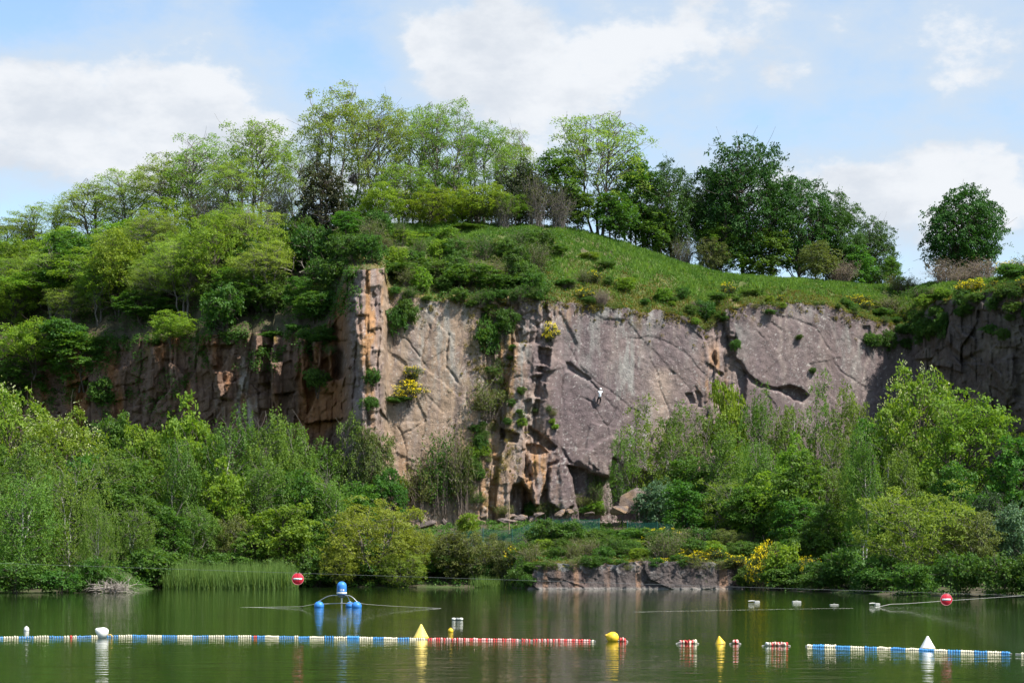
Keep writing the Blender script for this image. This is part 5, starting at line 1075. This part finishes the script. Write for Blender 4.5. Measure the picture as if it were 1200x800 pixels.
def build_fence():
    m, N, L = new_mat('net'); o = N.new('ShaderNodeOutputMaterial'); b = N.new('ShaderNodeBsdfDiffuse'); b.inputs[0].default_value = (.02, .085, .07, 1)
    t = N.new('ShaderNodeBsdfTransparent'); mx = N.new('ShaderNodeMixShader'); tc = N.new('ShaderNodeTexCoord'); n = N.new('ShaderNodeTexNoise'); n.inputs['Scale'].default_value = .6; n.inputs['Detail'].default_value = 4
    L.new(tc.outputs['Object'], n.inputs['Vector']); mr = N.new('ShaderNodeMapRange'); mr.inputs[3].default_value = .2; mr.inputs[4].default_value = .6; L.new(n.outputs[0], mr.inputs[0])
    L.new(mr.outputs[0], mx.inputs[0]); L.new(t.outputs[0], mx.inputs[1]); L.new(b.outputs[0], mx.inputs[2]); L.new(mx.outputs[0], o.inputs[0])
    steel = paint('green_steel', (.02, .10, .08), .5)
    for (cols, Y0, h, lab) in (([532, 566, 600, 634, 668, 702], 211, 1.7, 'green net fence below the cave, from the bright round shrub to the boulder'), ([735, 770, 805, 840, 875, 910], 209, 1.7, 'green net fence right of the boulder running into the trees')):
        base = np.array([on_bank(c, Y0+(i % 2)*.4) for i, c in enumerate(cols)]); e = thing('net_fence', lab, 'fence', tuple(base[0]), 'green net fences below the cliff')
        t = np.linspace(0, len(cols)-1, 61); bx = np.stack([np.interp(t, np.arange(len(cols)), base[:, i]) for i in range(3)], -1)-base[0]
        sag = np.sin((t % 1)*math.pi)*.12
        lo = bx+np.array([0, 0, .05]); hi = bx+np.array([0, 0, h])-np.stack([0*sag, 0*sag, sag], -1); md = (lo+hi)/2+np.stack([0*sag, -sag, 0*sag], -1)
        v = np.concatenate([lo, md, hi]); link('net', mesh_np('net', v, grid_faces(3, 61), m, True), e)
        for i in range(len(cols)):
            mb = MB(); mb.tube([(0, 0, -.3), (0, 0, h*.5), (0, 0, h+.08)], .045, 8); p = link('post', mb.mesh('post', steel), e); p.location = tuple(base[i]-base[0])
    wood = paint('post_wood', (.25, .19, .12), .9, .3)
    for px, Y, h, lab in ((596.5, 217, 3.2, 'tall thin wooden post at the left side of the cave'), (767, 215, 0.0, '')):
        if h:
            mb = MB(); mb.tube([(0, 0, -.3), (.02, 0, h*.5), (0, 0, h)], [.07, .065, .06], 8); mb.tube([(0, 0, h), (0, 0, h+.02)], [.06, .001], 8)
            o = link('wooden_post', mb.mesh('wooden_post', wood)); o.location = on_bank(px, Y); tag(o, lab, 'post')
build_fence()

# ------------------------------------------------------------------ climber
def build_climber():
    Yw = float(np.median(cliffY([700, 702, 704, 702], [456, 462, 470, 476])))
    skin = paint('skin', (.45, .27, .19), .6); shirt = paint('white_shirt', (.80, .82, .85), .8, .2, 20, .03); trs = paint('dark_trousers', (.025, .028, .035), .8); hel = paint('white_helmet', (.82, .82, .82), .35, 0, 6, .02); hair_ = paint('harness', (.05, .06, .10), .6)
    x, y, z = PX(702, 474, Yw); root = thing('person', 'climber in a white shirt, dark trousers and white helmet hanging on the big slab', 'person', (x, y-.12, z))
    # joints: x right, y into the wall, z up; feet on the wall, seat hanging out from it
    J = {'pel': (0.05, -.52, .72), 'spine': (.06, -.60, .98), 'chest': (.09, -.60, 1.22), 'neck': (.12, -.55, 1.42), 'head': (.14, -.52, 1.55), 'top': (.15, -.53, 1.68),
         'lh': (-.06, -.52, .68), 'lk': (-.17, -.22, .52), 'la': (-.16, -.10, .12), 'lt': (-.17, .03, .08), 'rh': (.15, -.52, .68), 'rk': (.13, -.24, .42), 'ra': (.06, -.10, .02), 'rt': (.06, .03, -.02),
         'ls': (-.09, -.58, 1.36), 'le': (-.22, -.36, 1.24), 'lw': (-.12, -.16, 1.38), 'lf': (-.10, -.06, 1.46), 'rs': (.28, -.56, 1.36), 're': (.40, -.42, 1.16), 'rw': (.30, -.34, .96), 'rf': (.24, -.34, .90)}
    def skin_obj(name, edges, rad, mat, parent, sub=2):
        ns = []; [ns.append(q) for e in edges for q in e if q not in ns]
        me = bpy.data.meshes.new(name); me.from_pydata([J[q] for q in ns], [(ns.index(a), ns.index(b)) for a, b in edges], []); me.materials.append(mat)
        o = link(name, me, parent); sm = o.modifiers.new('Skin', 'SKIN'); sm.use_smooth_shade = True
        for i, q in enumerate(ns):
            r = rad[q]; me.skin_vertices[0].data[i].radius = (r, r) if not isinstance(r, tuple) else r
        me.skin_vertices[0].data[0].use_root = True
        s = o.modifiers.new('Sub', 'SUBSURF'); s.levels = sub; s.render_levels = sub
        return o
    R = {'pel': (.15, .11), 'spine': (.13, .10), 'chest': (.17, .11), 'neck': .055, 'head': (.085, .10), 'top': (.07, .08), 'lh': .09, 'lk': .06, 'la': .04, 'lt': .035, 'rh': .09, 'rk': .06, 'ra': .04, 'rt': .035,
         'ls': .065, 'le': .042, 'lw': .03, 'lf': .035, 'rs': .065, 're': .042, 'rw': .03, 'rf': .035}
    E = [('pel', 'spine'), ('spine', 'chest'), ('chest', 'neck'), ('neck', 'head'), ('head', 'top'), ('pel', 'lh'), ('lh', 'lk'), ('lk', 'la'), ('la', 'lt'), ('pel', 'rh'), ('rh', 'rk'), ('rk', 'ra'), ('ra', 'rt'),
         ('chest', 'ls'), ('ls', 'le'), ('le', 'lw'), ('lw', 'lf'), ('chest', 'rs'), ('rs', 're'), ('re', 'rw'), ('rw', 'rf')]
    skin_obj('body', E, R, skin, root)
    up = lambda r, k: tuple(x*k for x in r) if isinstance(r, tuple) else r*k
    J['lse'] = tuple(np.array(J['ls'])*.35+np.array(J['le'])*.65); J['rse'] = tuple(np.array(J['rs'])*.35+np.array(J['re'])*.65); J['nk'] = tuple(np.array(J['chest'])*.35+np.array(J['neck'])*.65)
    J['lka'] = tuple(np.array(J['lk'])*.15+np.array(J['la'])*.85); J['rka'] = tuple(np.array(J['rk'])*.15+np.array(J['ra'])*.85)
    Rs = {k: up(v, 1.2) for k, v in R.items()}; Rs.update({'lse': .062, 'rse': .062, 'nk': .075, 'lka': .055, 'rka': .055, 'spine': (.165, .135), 'chest': (.205, .145)})
    skin_obj('shirt', [('spine', 'chest'), ('chest', 'nk'), ('chest', 'ls'), ('ls', 'lse'), ('chest', 'rs'), ('rs', 'rse'), ('spine', 'pel')], {**Rs, 'pel': (.16, .13)}, shirt, root)
    J['waist'] = (.055, -.555, .84)
    skin_obj('trousers', [('pel', 'waist'), ('pel', 'lh'), ('lh', 'lk'), ('lk', 'lka'), ('pel', 'rh'), ('rh', 'rk'), ('rk', 'rka')], {**Rs, 'waist': (.155, .125), 'pel': (.175, .14), 'lk': .08, 'rk': .08}, trs, root)
    from mathutils import Matrix
    mb = MB(); mb.lathe([(.132, -.02), (.135, .03), (.12, .085), (.08, .125), (.03, .143), (.001, .146)], 20, Matrix.Translation(Vector((.145, -.52, 1.60))) @ Matrix.Rotation(.12, 4, 'X'))
    link('helmet', mb.mesh('helmet', hel), root)
    mb = MB(); th = np.linspace(0, 2*math.pi, 20); mb.tube(np.stack([.055+.175*np.cos(th), -.545+.145*np.sin(th), np.full(20, .80)], -1), .022, 6); link('harness', mb.mesh('harness', hair_), root)
    # rope from the harness to the rim
    ropem = paint('rope', (.30, .26, .22), .8)
    top = np.array(PX(702, 360, float(cliffY([702], [360])[0])-.1)); bot = np.array((x+.07, y-.12-.44, z+.83)); ts = np.linspace(0, 1, 40); pts = []
    for t in ts:
        p = bot*(1-t)+top*t; pyy = HZ-(p[2]-CZ)*F/p[1]; yc = float(cliffY([600+p[0]*F/p[1]], [pyy])[0])-.03; p = p.copy(); p[1] = min(p[1], yc); pts.append(p)
    mb = MB(); mb.tube(np.array(pts), .008, 5); o = link('climbing_rope', mb.mesh('climbing_rope', ropem)); tag(o, 'thin climbing rope running from the climber up the slab to the rim', 'rope')
build_climber()

# ------------------------------------------------------------------ things on the water
from mathutils import Matrix
def wat(px, py): Y = F*CZ/(py-HZ); return np.array(((px-600)/F*Y, Y, 0.0))
def build_water_things():
    white = paint('white_plastic', (.74, .73, .66), .5, .06, 20, .14, .35, 0, 9); wornw = paint('worn_white_plastic', (.70, .69, .62), .5, .05, 20, .12); yel = paint('yellow_plastic', (.76, .50, .03), .5, .08, 25, .22, .35, 0, 9)
    yelp = paint('faded_yellow_plastic', (.80, .60, .14), .55, .08, 25, .18, .3, 0, 9)
    blu = paint('blue_plastic', (.04, .21, .58), .45, .05, 20, .2, .35, 0, 7); red = paint('red_plastic', (.62, .05, .05), .5, 0, 8, .12); cream = paint('cream_plastic', (.68, .62, .45), .55, 0, 8, .22, .3, 0, 5); fblue = paint('float_blue_plastic', (.05, .23, .50), .55, 0, 8, .25, .3, 0, 5)
    pink = paint('pink_plastic', (.75, .42, .38), .5, 0, 8, .1); ochre = paint('ochre_plastic', (.55, .36, .08), .6, 0, 8, .1)
    rope = paint('pale_rope', (.55, .53, .47), .8); wire = paint('wire', (.22, .23, .22), .6); alg = paint('algae_band', (.20, .15, .05), .8, 0, 10, .3); steel = paint('galvanised_steel', (.42, .43, .43), .4, 0, 10, .1, .5, .6)
    # --- lane ropes: runs of disc floats threaded on a line
    def lane(lab, pts, runs, grp):
        """pts: image points on the water; runs: (from column, to column, material, radius m)"""
        P = np.array([wat(*p) for p in pts]); org = P[0]*np.array([1, 1, 0]); e = thing('lane_rope', lab, 'float line', tuple(org), grp)
        cx = np.array([p[0] for p in pts], float)
        fine = np.linspace(cx[0], cx[-1], 160); Q = np.stack([np.interp(fine, cx, P[:, i]) for i in range(3)], -1)-org
        Q[:, 1] += .10*np.sin(fine*.05)+.05*np.sin(fine*.13); Q[:, 2] = .015
        mb = MB(); mb.tube(Q, .016, 6); link('rope', mb.mesh('rope', rope), e)
        for a, b, mt, r in runs:
            A = np.array([np.interp(a, fine, Q[:, i]) for i in range(3)]); Bq = np.array([np.interp(b, fine, Q[:, i]) for i in range(3)])
            L = np.linalg.norm(Bq-A); n = max(1, int(round(L/.085))); d = (Bq-A)/max(L, 1e-6); R3 = d_to_mat(d); mb = MB()
            for i in range(n):
                c = A+(Bq-A)*(i+.5)/n; c[2] = .012+prg.uniform(-.010, .010); rr = r*prg.uniform(.9, 1.06)
                w = L/n*.33
                mb.lathe([(.018, -w), (rr*.80, -w*.9), (rr, -w*.35), (rr, w*.35), (rr*.80, w*.9), (.018, w)], 14, Matrix.Translation(Vector(c)) @ R3)
            link('float_section', mb.mesh('float_section', mt), e)
        return e
    def d_to_mat(d): return Vector(d).to_track_quat('Z', 'Y').to_matrix().to_4x4()
    r0 = .060
    runs = []; x = -64.0; c = 0
    seq = []
    while x < 350:
        w = prg.uniform(15.5, 18.5); mt = cream if c % 2 == 0 else fblue
        seq.append((x, min(x+w, 350), mt, r0 if c % 2 == 0 else r0*prg.uniform(.72, .92))); x += w; c += 1
    fix = []
    for a, b, mt, r in seq:
        for m0, m1 in ((82, 86), (297, 301)):
            if a < m0 < b: fix += [(a, m0, mt, r), (m0, m1, red, r), (m1, b, mt, r)]; break
        else: fix.append((a, b, mt, r))
    lane('long blue and white float line from the left frame edge to the gap', [(-70, 747.6), (0, 747.2), (60, 746.6), (120, 745.6), (200, 745.6), (280, 746), (352, 746.6)], fix, 'float lines')
    runs = [(350, 363, fblue, .05), (363, 380, cream, r0), (380, 391, fblue, .08), (391, 407, cream, r0), (407, 421, fblue, .09), (421, 437, cream, r0), (437, 450, fblue, r0), (450, 466, cream, r0), (466, 480, fblue, r0), (480, 498, cream, r0)]
    lane('blue and white float line between the gap and the large yellow cone buoy', [(349, 746.8), (380, 747.4), (430, 748), (500, 749)], runs, 'float lines')
    def redruns(a, b):
        x = a; out = []; c = 0
        while x < b-1: w = prg.uniform(2.6, 6.5); out.append((x, min(x+w, b), (red, pink)[c % 2], r0*.95)); x += w; c += 1
        return out
    lane('red and pink float line right of the large yellow cone buoy', [(500, 749), (560, 749.4), (620, 750), (660, 750.4), (698, 751.2)], redruns(501, 608)+redruns(611, 622)+redruns(624, 692)+[(693.5, 696, cream, .06)], 'float lines')
    runs = [(946, 950, ochre, .07), (950, 963, fblue, .09), (963, 979, cream, .08)]; x = 979; c = 0
    runs = [(946, 952, cream, .06), (952, 966, fblue, .075), (966, 980, cream, .085)]
    while x < 1183: w = prg.uniform(15.5, 17.5); runs.append((x, min(x+w, 1184), (cream, fblue)[(c+1) % 2], r0)); x += w; c += 1
    lane('blue and white float line in front of the white cone buoy at the right', [(944, 757), (1000, 758.8), (1060, 761), (1120, 763.4), (1186, 766)], runs, 'float lines')
    lane('end of a white float line at the right frame edge', [(1190, 766.3), (1250, 769), (1290, 771)], [(1196, 1208, cream, r0), (1208, 1224, fblue, r0), (1224, 1240, cream, r0), (1240, 1256, fblue, r0), (1256, 1280, cream, r0)], 'float lines')
    def cluster(lab, px, py, cols, seed):
        rg = np.random.default_rng(seed); o0 = wat(px, py); e = thing('loose_floats', lab, 'floats', tuple(o0), 'loose bunches of red and white floats')
        for i, mt in enumerate(cols):
            mb = MB(); cc = ((i-(len(cols)-1)/2)*.055+rg.normal()*.008, rg.normal()*.07, .045+rg.uniform(-.02, .03)); r = rg.uniform(.06, .085)
            mb.lathe([(.015, -.034), (r*.8, -.026), (r, -.010), (r, .010), (r*.8, .026), (.015, .030)], 14, Matrix.Translation(Vector(cc)) @ d_to_mat(Vector((1, rg.normal()*.5, rg.normal()*.2)).normalized()))
            link('float', mb.mesh('float', mt), e)
        mb = MB(); n = len(cols)*.055/2; mb.tube(np.array([(-n-.12, .05, .0), (-n, 0, .03), (0, .02, .04), (n, 0, .03), (n+.1, -.04, 0)]), .014, 5); link('rope', mb.mesh('rope', rope), e)
    cluster('small bunch of red and white floats between the two right yellow buoys', 806, 753.6, [pink, red, cream, red, red, red, cream, red, pink, cream], 1)
    cluster('larger bunch of pink and white floats left of the right float line', 910, 756.3, [white, white, cream, red, pink, cream, red, pink, red, pink, pink, cream, red], 2)
    cluster('few red floats tied to the round yellow buoy', 729, 751.0, [red, red, pink, red], 3)
    cluster('single red float trailing from the small tilted yellow buoy', 862, 753.8, [pink, red, pink], 4)
    # --- buoys
    def cone_buoy(px, py, w, h, mt, lab, tilt=(0, 0), band=None, cap=.0):
        p = wat(px, py); s = p[1]/F; r = w*s/2; H = h*s
        e = thing('cone_buoy', lab, 'buoy', (p[0], p[1], 0), 'buoys'); Mx = Matrix.Rotation(tilt[0], 4, 'Y') @ Matrix.Rotation(tilt[1], 4, 'X')
        mb = MB(); mb.lathe([(.001, -.5*r), (r*.55, -.42*r), (r*.97, -.10*r), (r, .04*r), (r*.97, .16*r), (r*.90, .26*r), (r*.16, H*.93), (r*.10, H*.985), (.001, H)], 32, Mx); link('cone', mb.mesh('cone', mt), e)
        if band: mb = MB(); mb.lathe([(r*1.004, .03*r), (r*1.012, .06*r), (r*.985, .17*r), (r*.96, .175*r)], 32, Mx); link('waterline_band', mb.mesh('waterline_band', band), e)
        return e
    cone_buoy(493.5, 747.3, 18, 16.5, yelp, 'large yellow cone buoy where the blue and red float lines meet', band=yel)
    cone_buoy(1087, 760.2, 18.5, 15.5, white, 'white cone buoy with a brown waterline behind the right float line', band=alg)
    cone_buoy(844, 754, 12.5, 9.5, yel, 'small yellow cone buoy leaning left between the bunches of floats', (-.16, .1), alg)
    # tilted white drum-and-cone buoy
    p = wat(120, 747); e = thing('cone_buoy', 'white cone buoy lying over on its side in the left float line', 'buoy', tuple(p), 'buoys'); s = p[1]/F
    Mx = Matrix.Translation(Vector((.02, 0, 5.2*s))) @ Matrix.Rotation(-1.05, 4, 'Y')
    mb = MB(); R = 7.6*s; mb.lathe([(.001, -R*.75), (R*.5, -R*.70), (R*.92, -R*.45), (R, -R*.05), (R*.9, R*.35), (R*.28, R*1.22), (R*.12, R*1.34), (.001, R*1.36)], 32, Mx); link('cone', mb.mesh('cone', white), e)
    mb = MB(); mb.tube(np.array([(.22, -.02, .10), (.30, -.03, .12), (.36, -.02, .06), (.33, 0, .0)]), .028, 6); link('rope', mb.mesh('rope', ochre), e)
    # pear buoy, balls
    p = wat(718, 751); s = p[1]/F; e = thing('round_buoy', 'round yellow buoy with a pointed nose right of the red float line', 'buoy', tuple(p), 'buoys'); R = 7.2*s
    Mx = Matrix.Translation(Vector((0, 0, 4.2*s))) @ Matrix.Rotation(-1.25, 4, 'Y')
    mb = MB(); mb.lathe([(.001, -R), (R*.45, -R*.9), (R*.85, -R*.55), (R, 0), (R*.86, R*.5), (R*.5, R*.9), (R*.2, R*1.12), (R*.17, R*1.3), (.001, R*1.32)], 28, Mx); link('body', mb.mesh('body', yel), e)
    mb = MB(); mb.lathe([(R*.21, R*1.05), (R*.24, R*1.10), (R*.24, R*1.2), (R*.2, R*1.24)], 20, Mx); link('neck_ring', mb.mesh('neck_ring', ochre), e)
    def ball(px, py, r, mt, lab, sq=1.0, nm='float_ball'):
        p = wat(px, py); s = p[1]/F; e = thing(nm, lab, 'float', tuple(p), 'small floats'); R = r*s; th = np.linspace(-1.45, 1.57, 14)
        mb = MB(); mb.lathe(np.stack([np.maximum(R*np.cos(th), .001), R*sq*np.sin(th)+R*.5], -1), 24); link('body', mb.mesh('body', mt), e)
        mb = MB(); mb.lathe([(.02, R*(sq+.44)), (.03, R*(sq+.5)), (.028, R*(sq+.66)), (.001, R*(sq+.7))], 10); link('stub', mb.mesh('stub', mt), e)
    ball(31, 739, 3.1, white, 'small white float on its own near the left frame edge', 1.25)
    ball(528, 740.5, 3.3, yel, 'small yellow float behind the red float line')
    p = wat(536, 726.5); s = p[1]/F; e = thing('float_ring', 'small grey and white float farther out than the yellow one', 'float', tuple(p), 'small floats')
    for i, mt in enumerate((wornw, wire, wornw)):
        mb = MB(); r = 1.7*s; mb.lathe([(.01, -.09), (r*.8, -.08), (r, 0), (r*.8, .08), (.01, .09)], 16, Matrix.Translation(Vector(((i-1)*.17, 0, .06))) @ Matrix.Rotation(math.pi/2, 4, 'Y')); link('disc', mb.mesh('disc', mt), e)
    # four flat white blocks
    conc = paint('grey_white_block', (.52, .51, .46), .8, .2, 12, .15)
    for i, (px, py, w, lab) in enumerate([(887, 705.5, 6, 'flat white block floating farthest left of the four'), (933.5, 705.5, 10, 'flat white block floating second from the left'), (977.5, 708.5, 10, 'flattest white block floating third from the left'), (1028, 708.5, 5.5, 'flat white block floating nearest the right no entry sign')]):
        p = wat(px, py); s = p[1]/F; e = thing('floating_block', lab, 'float', tuple(p), 'white blocks floating in a row'); W_ = w*s; hh = (2.3, 2.0, 1.0, 2.6)[i]*s
        import bmesh
        bm = bmesh.new(); bmesh.ops.create_cube(bm, size=1.0)
        for v in bm.verts: v.co = Vector((v.co.x*W_, v.co.y*.45, v.co.z*hh+hh*.35))
        bmesh.ops.bevel(bm, geom=bm.edges[:], offset=.02, segments=2, affect='EDGES'); me = bpy.data.meshes.new('block'); bm.to_mesh(me); bm.free(); me.materials.append(conc); link('block', me, e)
        if i in (0, 3):
            mb = MB(); mb.tube(np.array([(-W_*.45, 0, hh*.7), (-W_, .02, hh*.78), (-W_*1.7, 0, hh*.66)]), [.04, .045, .03], 8); link('pole', mb.mesh('pole', conc), e)
        else:
            mb = MB(); th = np.linspace(0, math.pi, 8); mb.tube(np.stack([.07*np.cos(th), 0*th, hh*.84+.05*np.sin(th)], -1), .012, 5); link('lifting_eye', mb.mesh('lifting_eye', wire), e)
    # --- aerator
    A = wat(398, 711.5); s = A[1]/F; e = thing('aerator', 'blue domed aerator on three blue ball floats moored in the lake', 'aerator', tuple(A))
    bx = lambda px, py, dy=0: np.array(((px-398)*s, dy, CZ+(HZ-py)/F*A[1]))
    zb = bx(0, 697)[2]; zt = bx(0, 680.8)[2]; R = 5.7*s; c0 = bx(400.5, 0)[0]
    T = Matrix.Translation(Vector((c0, 0, 0)))
    mb = MB(); h = zt-zb; th = np.linspace(0, math.pi/2, 8); dome = [(max(R*math.cos(t), .001), zb+h-R+R*math.sin(t)) for t in th]
    mb.lathe([(.05, zb+.02), (R*.95, zb+.02), (R, zb+.06), (R, zb+h*.5)]+dome, 32, T); dm = link('dome', mb.mesh('dome', blu), e)
    mb = MB(); mb.lathe([(R*1.02, zb+h*.10), (R*1.06, zb+h*.12), (R*1.06, zb+h*.2), (R*1.02, zb+h*.22)], 32, T); link('collar', mb.mesh('collar', white), e)
    # pale marks on the drum
    for a0, a1, z0, z1 in ((-.62, -.52, .31, .46), (-.40, -.22, .42, .46), (-.26, -.20, .34, .44), (-.42, -.22, .31, .345), (-.05, .25, .31, .44)):
        n = 8; an = np.linspace(a0, a1, n)-math.pi/2+.35; rr = R*1.012; v = [(c0+rr*math.cos(t), rr*math.sin(t), zb+h*q) for q in (z0, z1) for t in an]
        link('mark', mesh_np('mark', v, grid_faces(2, n), white), dm)
    mb = MB(); mb.tube([(c0, 0, -.4), (c0, 0, zb*.5), (c0, 0, zb+.05)], .05, 10); link('pole', mb.mesh('pole', steel), e)
    mb = MB(); mb.lathe([(.04, zb-.16), (R*.62, zb-.10), (R*.78, zb+.01), (.04, zb+.018)], 24, T); link('motor_plate', mb.mesh('motor_plate', wire), e)
    for px, py, dy in ((373.5, 711, .25), (408.5, 710, .9), (418.5, 711, -.35)):
        b = bx(px, 0, dy); b[2] = .09; rr = 5.9*s*(.85 if dy > .5 else 1); th = np.linspace(-1.5, 1.5708, 16)
        mb = MB(); mb.lathe(np.stack([np.maximum(rr*np.cos(th), .001), rr*np.sin(th)*.92], -1), 28, Matrix.Translation(Vector(b))); fl = link('float', mb.mesh('float', blu), e)
        mb = MB(); mb.lathe([(.05, rr*.86), (.06, rr*1.0), (.001, rr*1.02)], 10, Matrix.Translation(Vector(b))); link('mount', mb.mesh('mount', steel), fl)
        for o_ in (-.07, .07) if abs(px-398) > 15 else (0,):
            q0 = np.array((c0+np.sign(px-398)*R*.6, dy*.15+o_, zb-.02)); q3 = b+np.array((0, o_*.5, rr*.95)); t = np.linspace(0, 1, 9)[:, None]
            arc = q0*(1-t)+q3*t+np.array([0, 0, .13])*np.sin(t*math.pi)
            mb = MB(); mb.tube(arc, .024, 8); link('arm', mb.mesh('arm', steel), e)
    mb = MB(); mb.tube([bx(375, 707.6, .25), bx(398, 706.5, 0), bx(418, 706.8, -.35)], .028, 8); link('crossbar', mb.mesh('crossbar', steel), e)
    def cable(lab, pts, r, nm='mooring_rope', sag=0.0, cat='rope', mt=rope, grp='ropes and wires over the water'):
        P = np.array(pts); t = np.linspace(0, 1, 40); L = np.concatenate([[0], np.cumsum(np.linalg.norm(np.diff(P, axis=0), axis=1))]); L /= L[-1]
        Q = np.stack([np.interp(t, L, P[:, i]) for i in range(3)], -1); Q[:, 2] -= sag*np.sin(t*math.pi); mb = MB(); mb.tube(Q, r, 5)
        o = link(nm, mb.mesh(nm, mt)); tag(o, lab, cat, grp)
    aw = lambda px, dy, z: A+np.array(((px-398)*s, dy, z))
    cable('pale mooring rope from the aerator to the left', [aw(376, .25, .35), aw(366, .3, .17), aw(352, .4, .05), aw(300,   .8, .0), aw(230, 1.2, -.02)], .007)
    cable('pale mooring rope from the aerator to the right', [aw(416, -.35, .32), aw(430, -.4, .2), aw(462, -.8, .1), aw(518, -1.6, .0)], .007)
    cable('white rope from the right bank down to the water beside the right no entry sign', [PX(1260, 694, 125), PX(1200, 697.4, 126), PX(1109, 703.5, 126.5), PX(1060, 707, 126), (22.3, 125.5, .12), PX(1024, 711.8, 122), PX(1000, 712.4, 121)], .010)
    cable('faint line lying on the water behind the bunches of floats', [wat(760, 716.8), wat(740, 716.6), wat(850, 714.6), wat(960, 712.6), wat(1000, 712.3)], .0016)
    # signs on a wire
    wl = lambda px: np.array(PX(px, 670.3+(px-349)*.0316, 92-(px-349)*.0184))
    cable('thin wire stretched across the lake carrying the two no entry signs', [wl(-120), wl(349), wl(800), wl(1109), wl(1330)], .0045, 'wire', .03, 'wire', wire)
    redm = paint('sign_red', (.62, .022, .045), .4, 0, 8, .05); whm = paint('sign_white', (.80, .80, .80), .4, 0, 8, .03); back = paint('sign_back', (.35, .35, .35), .5)
    for px, lab in ((349, 'round red no entry sign hanging from the wire in front of the reeds'), (1109, 'round red no entry sign hanging from the wire near the right bank')):
        p = wl(px); sc = p[1]/F; R = 7.1*sc; c = p-np.array([0, 0, R+.02]); e = thing('no_entry_sign', lab, 'sign', tuple(c), 'no entry signs')
        Rx = Matrix.Rotation(math.pi/2, 4, 'X')
        mb = MB(); mb.lathe([(.001, -.02), (R*.985, -.02), (R, -.012), (R, .008), (R*.985, .014), (.001, .014)], 40, Rx); link('plate', mb.mesh('plate', redm, False), e)
        mb = MB(); mb.lathe([(R*.93, .0145), (R*.93, .017), (R*.985, .017), (R*.985, .0145)], 40, Rx); link('rim', mb.mesh('rim', paint('sign_rim', (.70, .30, .30), .4), False), e)
        mb = MB(); mb.box((0, -.0165, 0), (R*1.42, .004, R*.30)); link('bar', mb.mesh('bar', whm, False), e)
        for dx in (-R*.3, R*.3): mb = MB(); mb.tube([(dx, 0, R*.9), (dx, -.014, R*1.0), (dx, 0, R+.03)], .009, 6); link('clip', mb.mesh('clip', steel), e)
build_water_things()
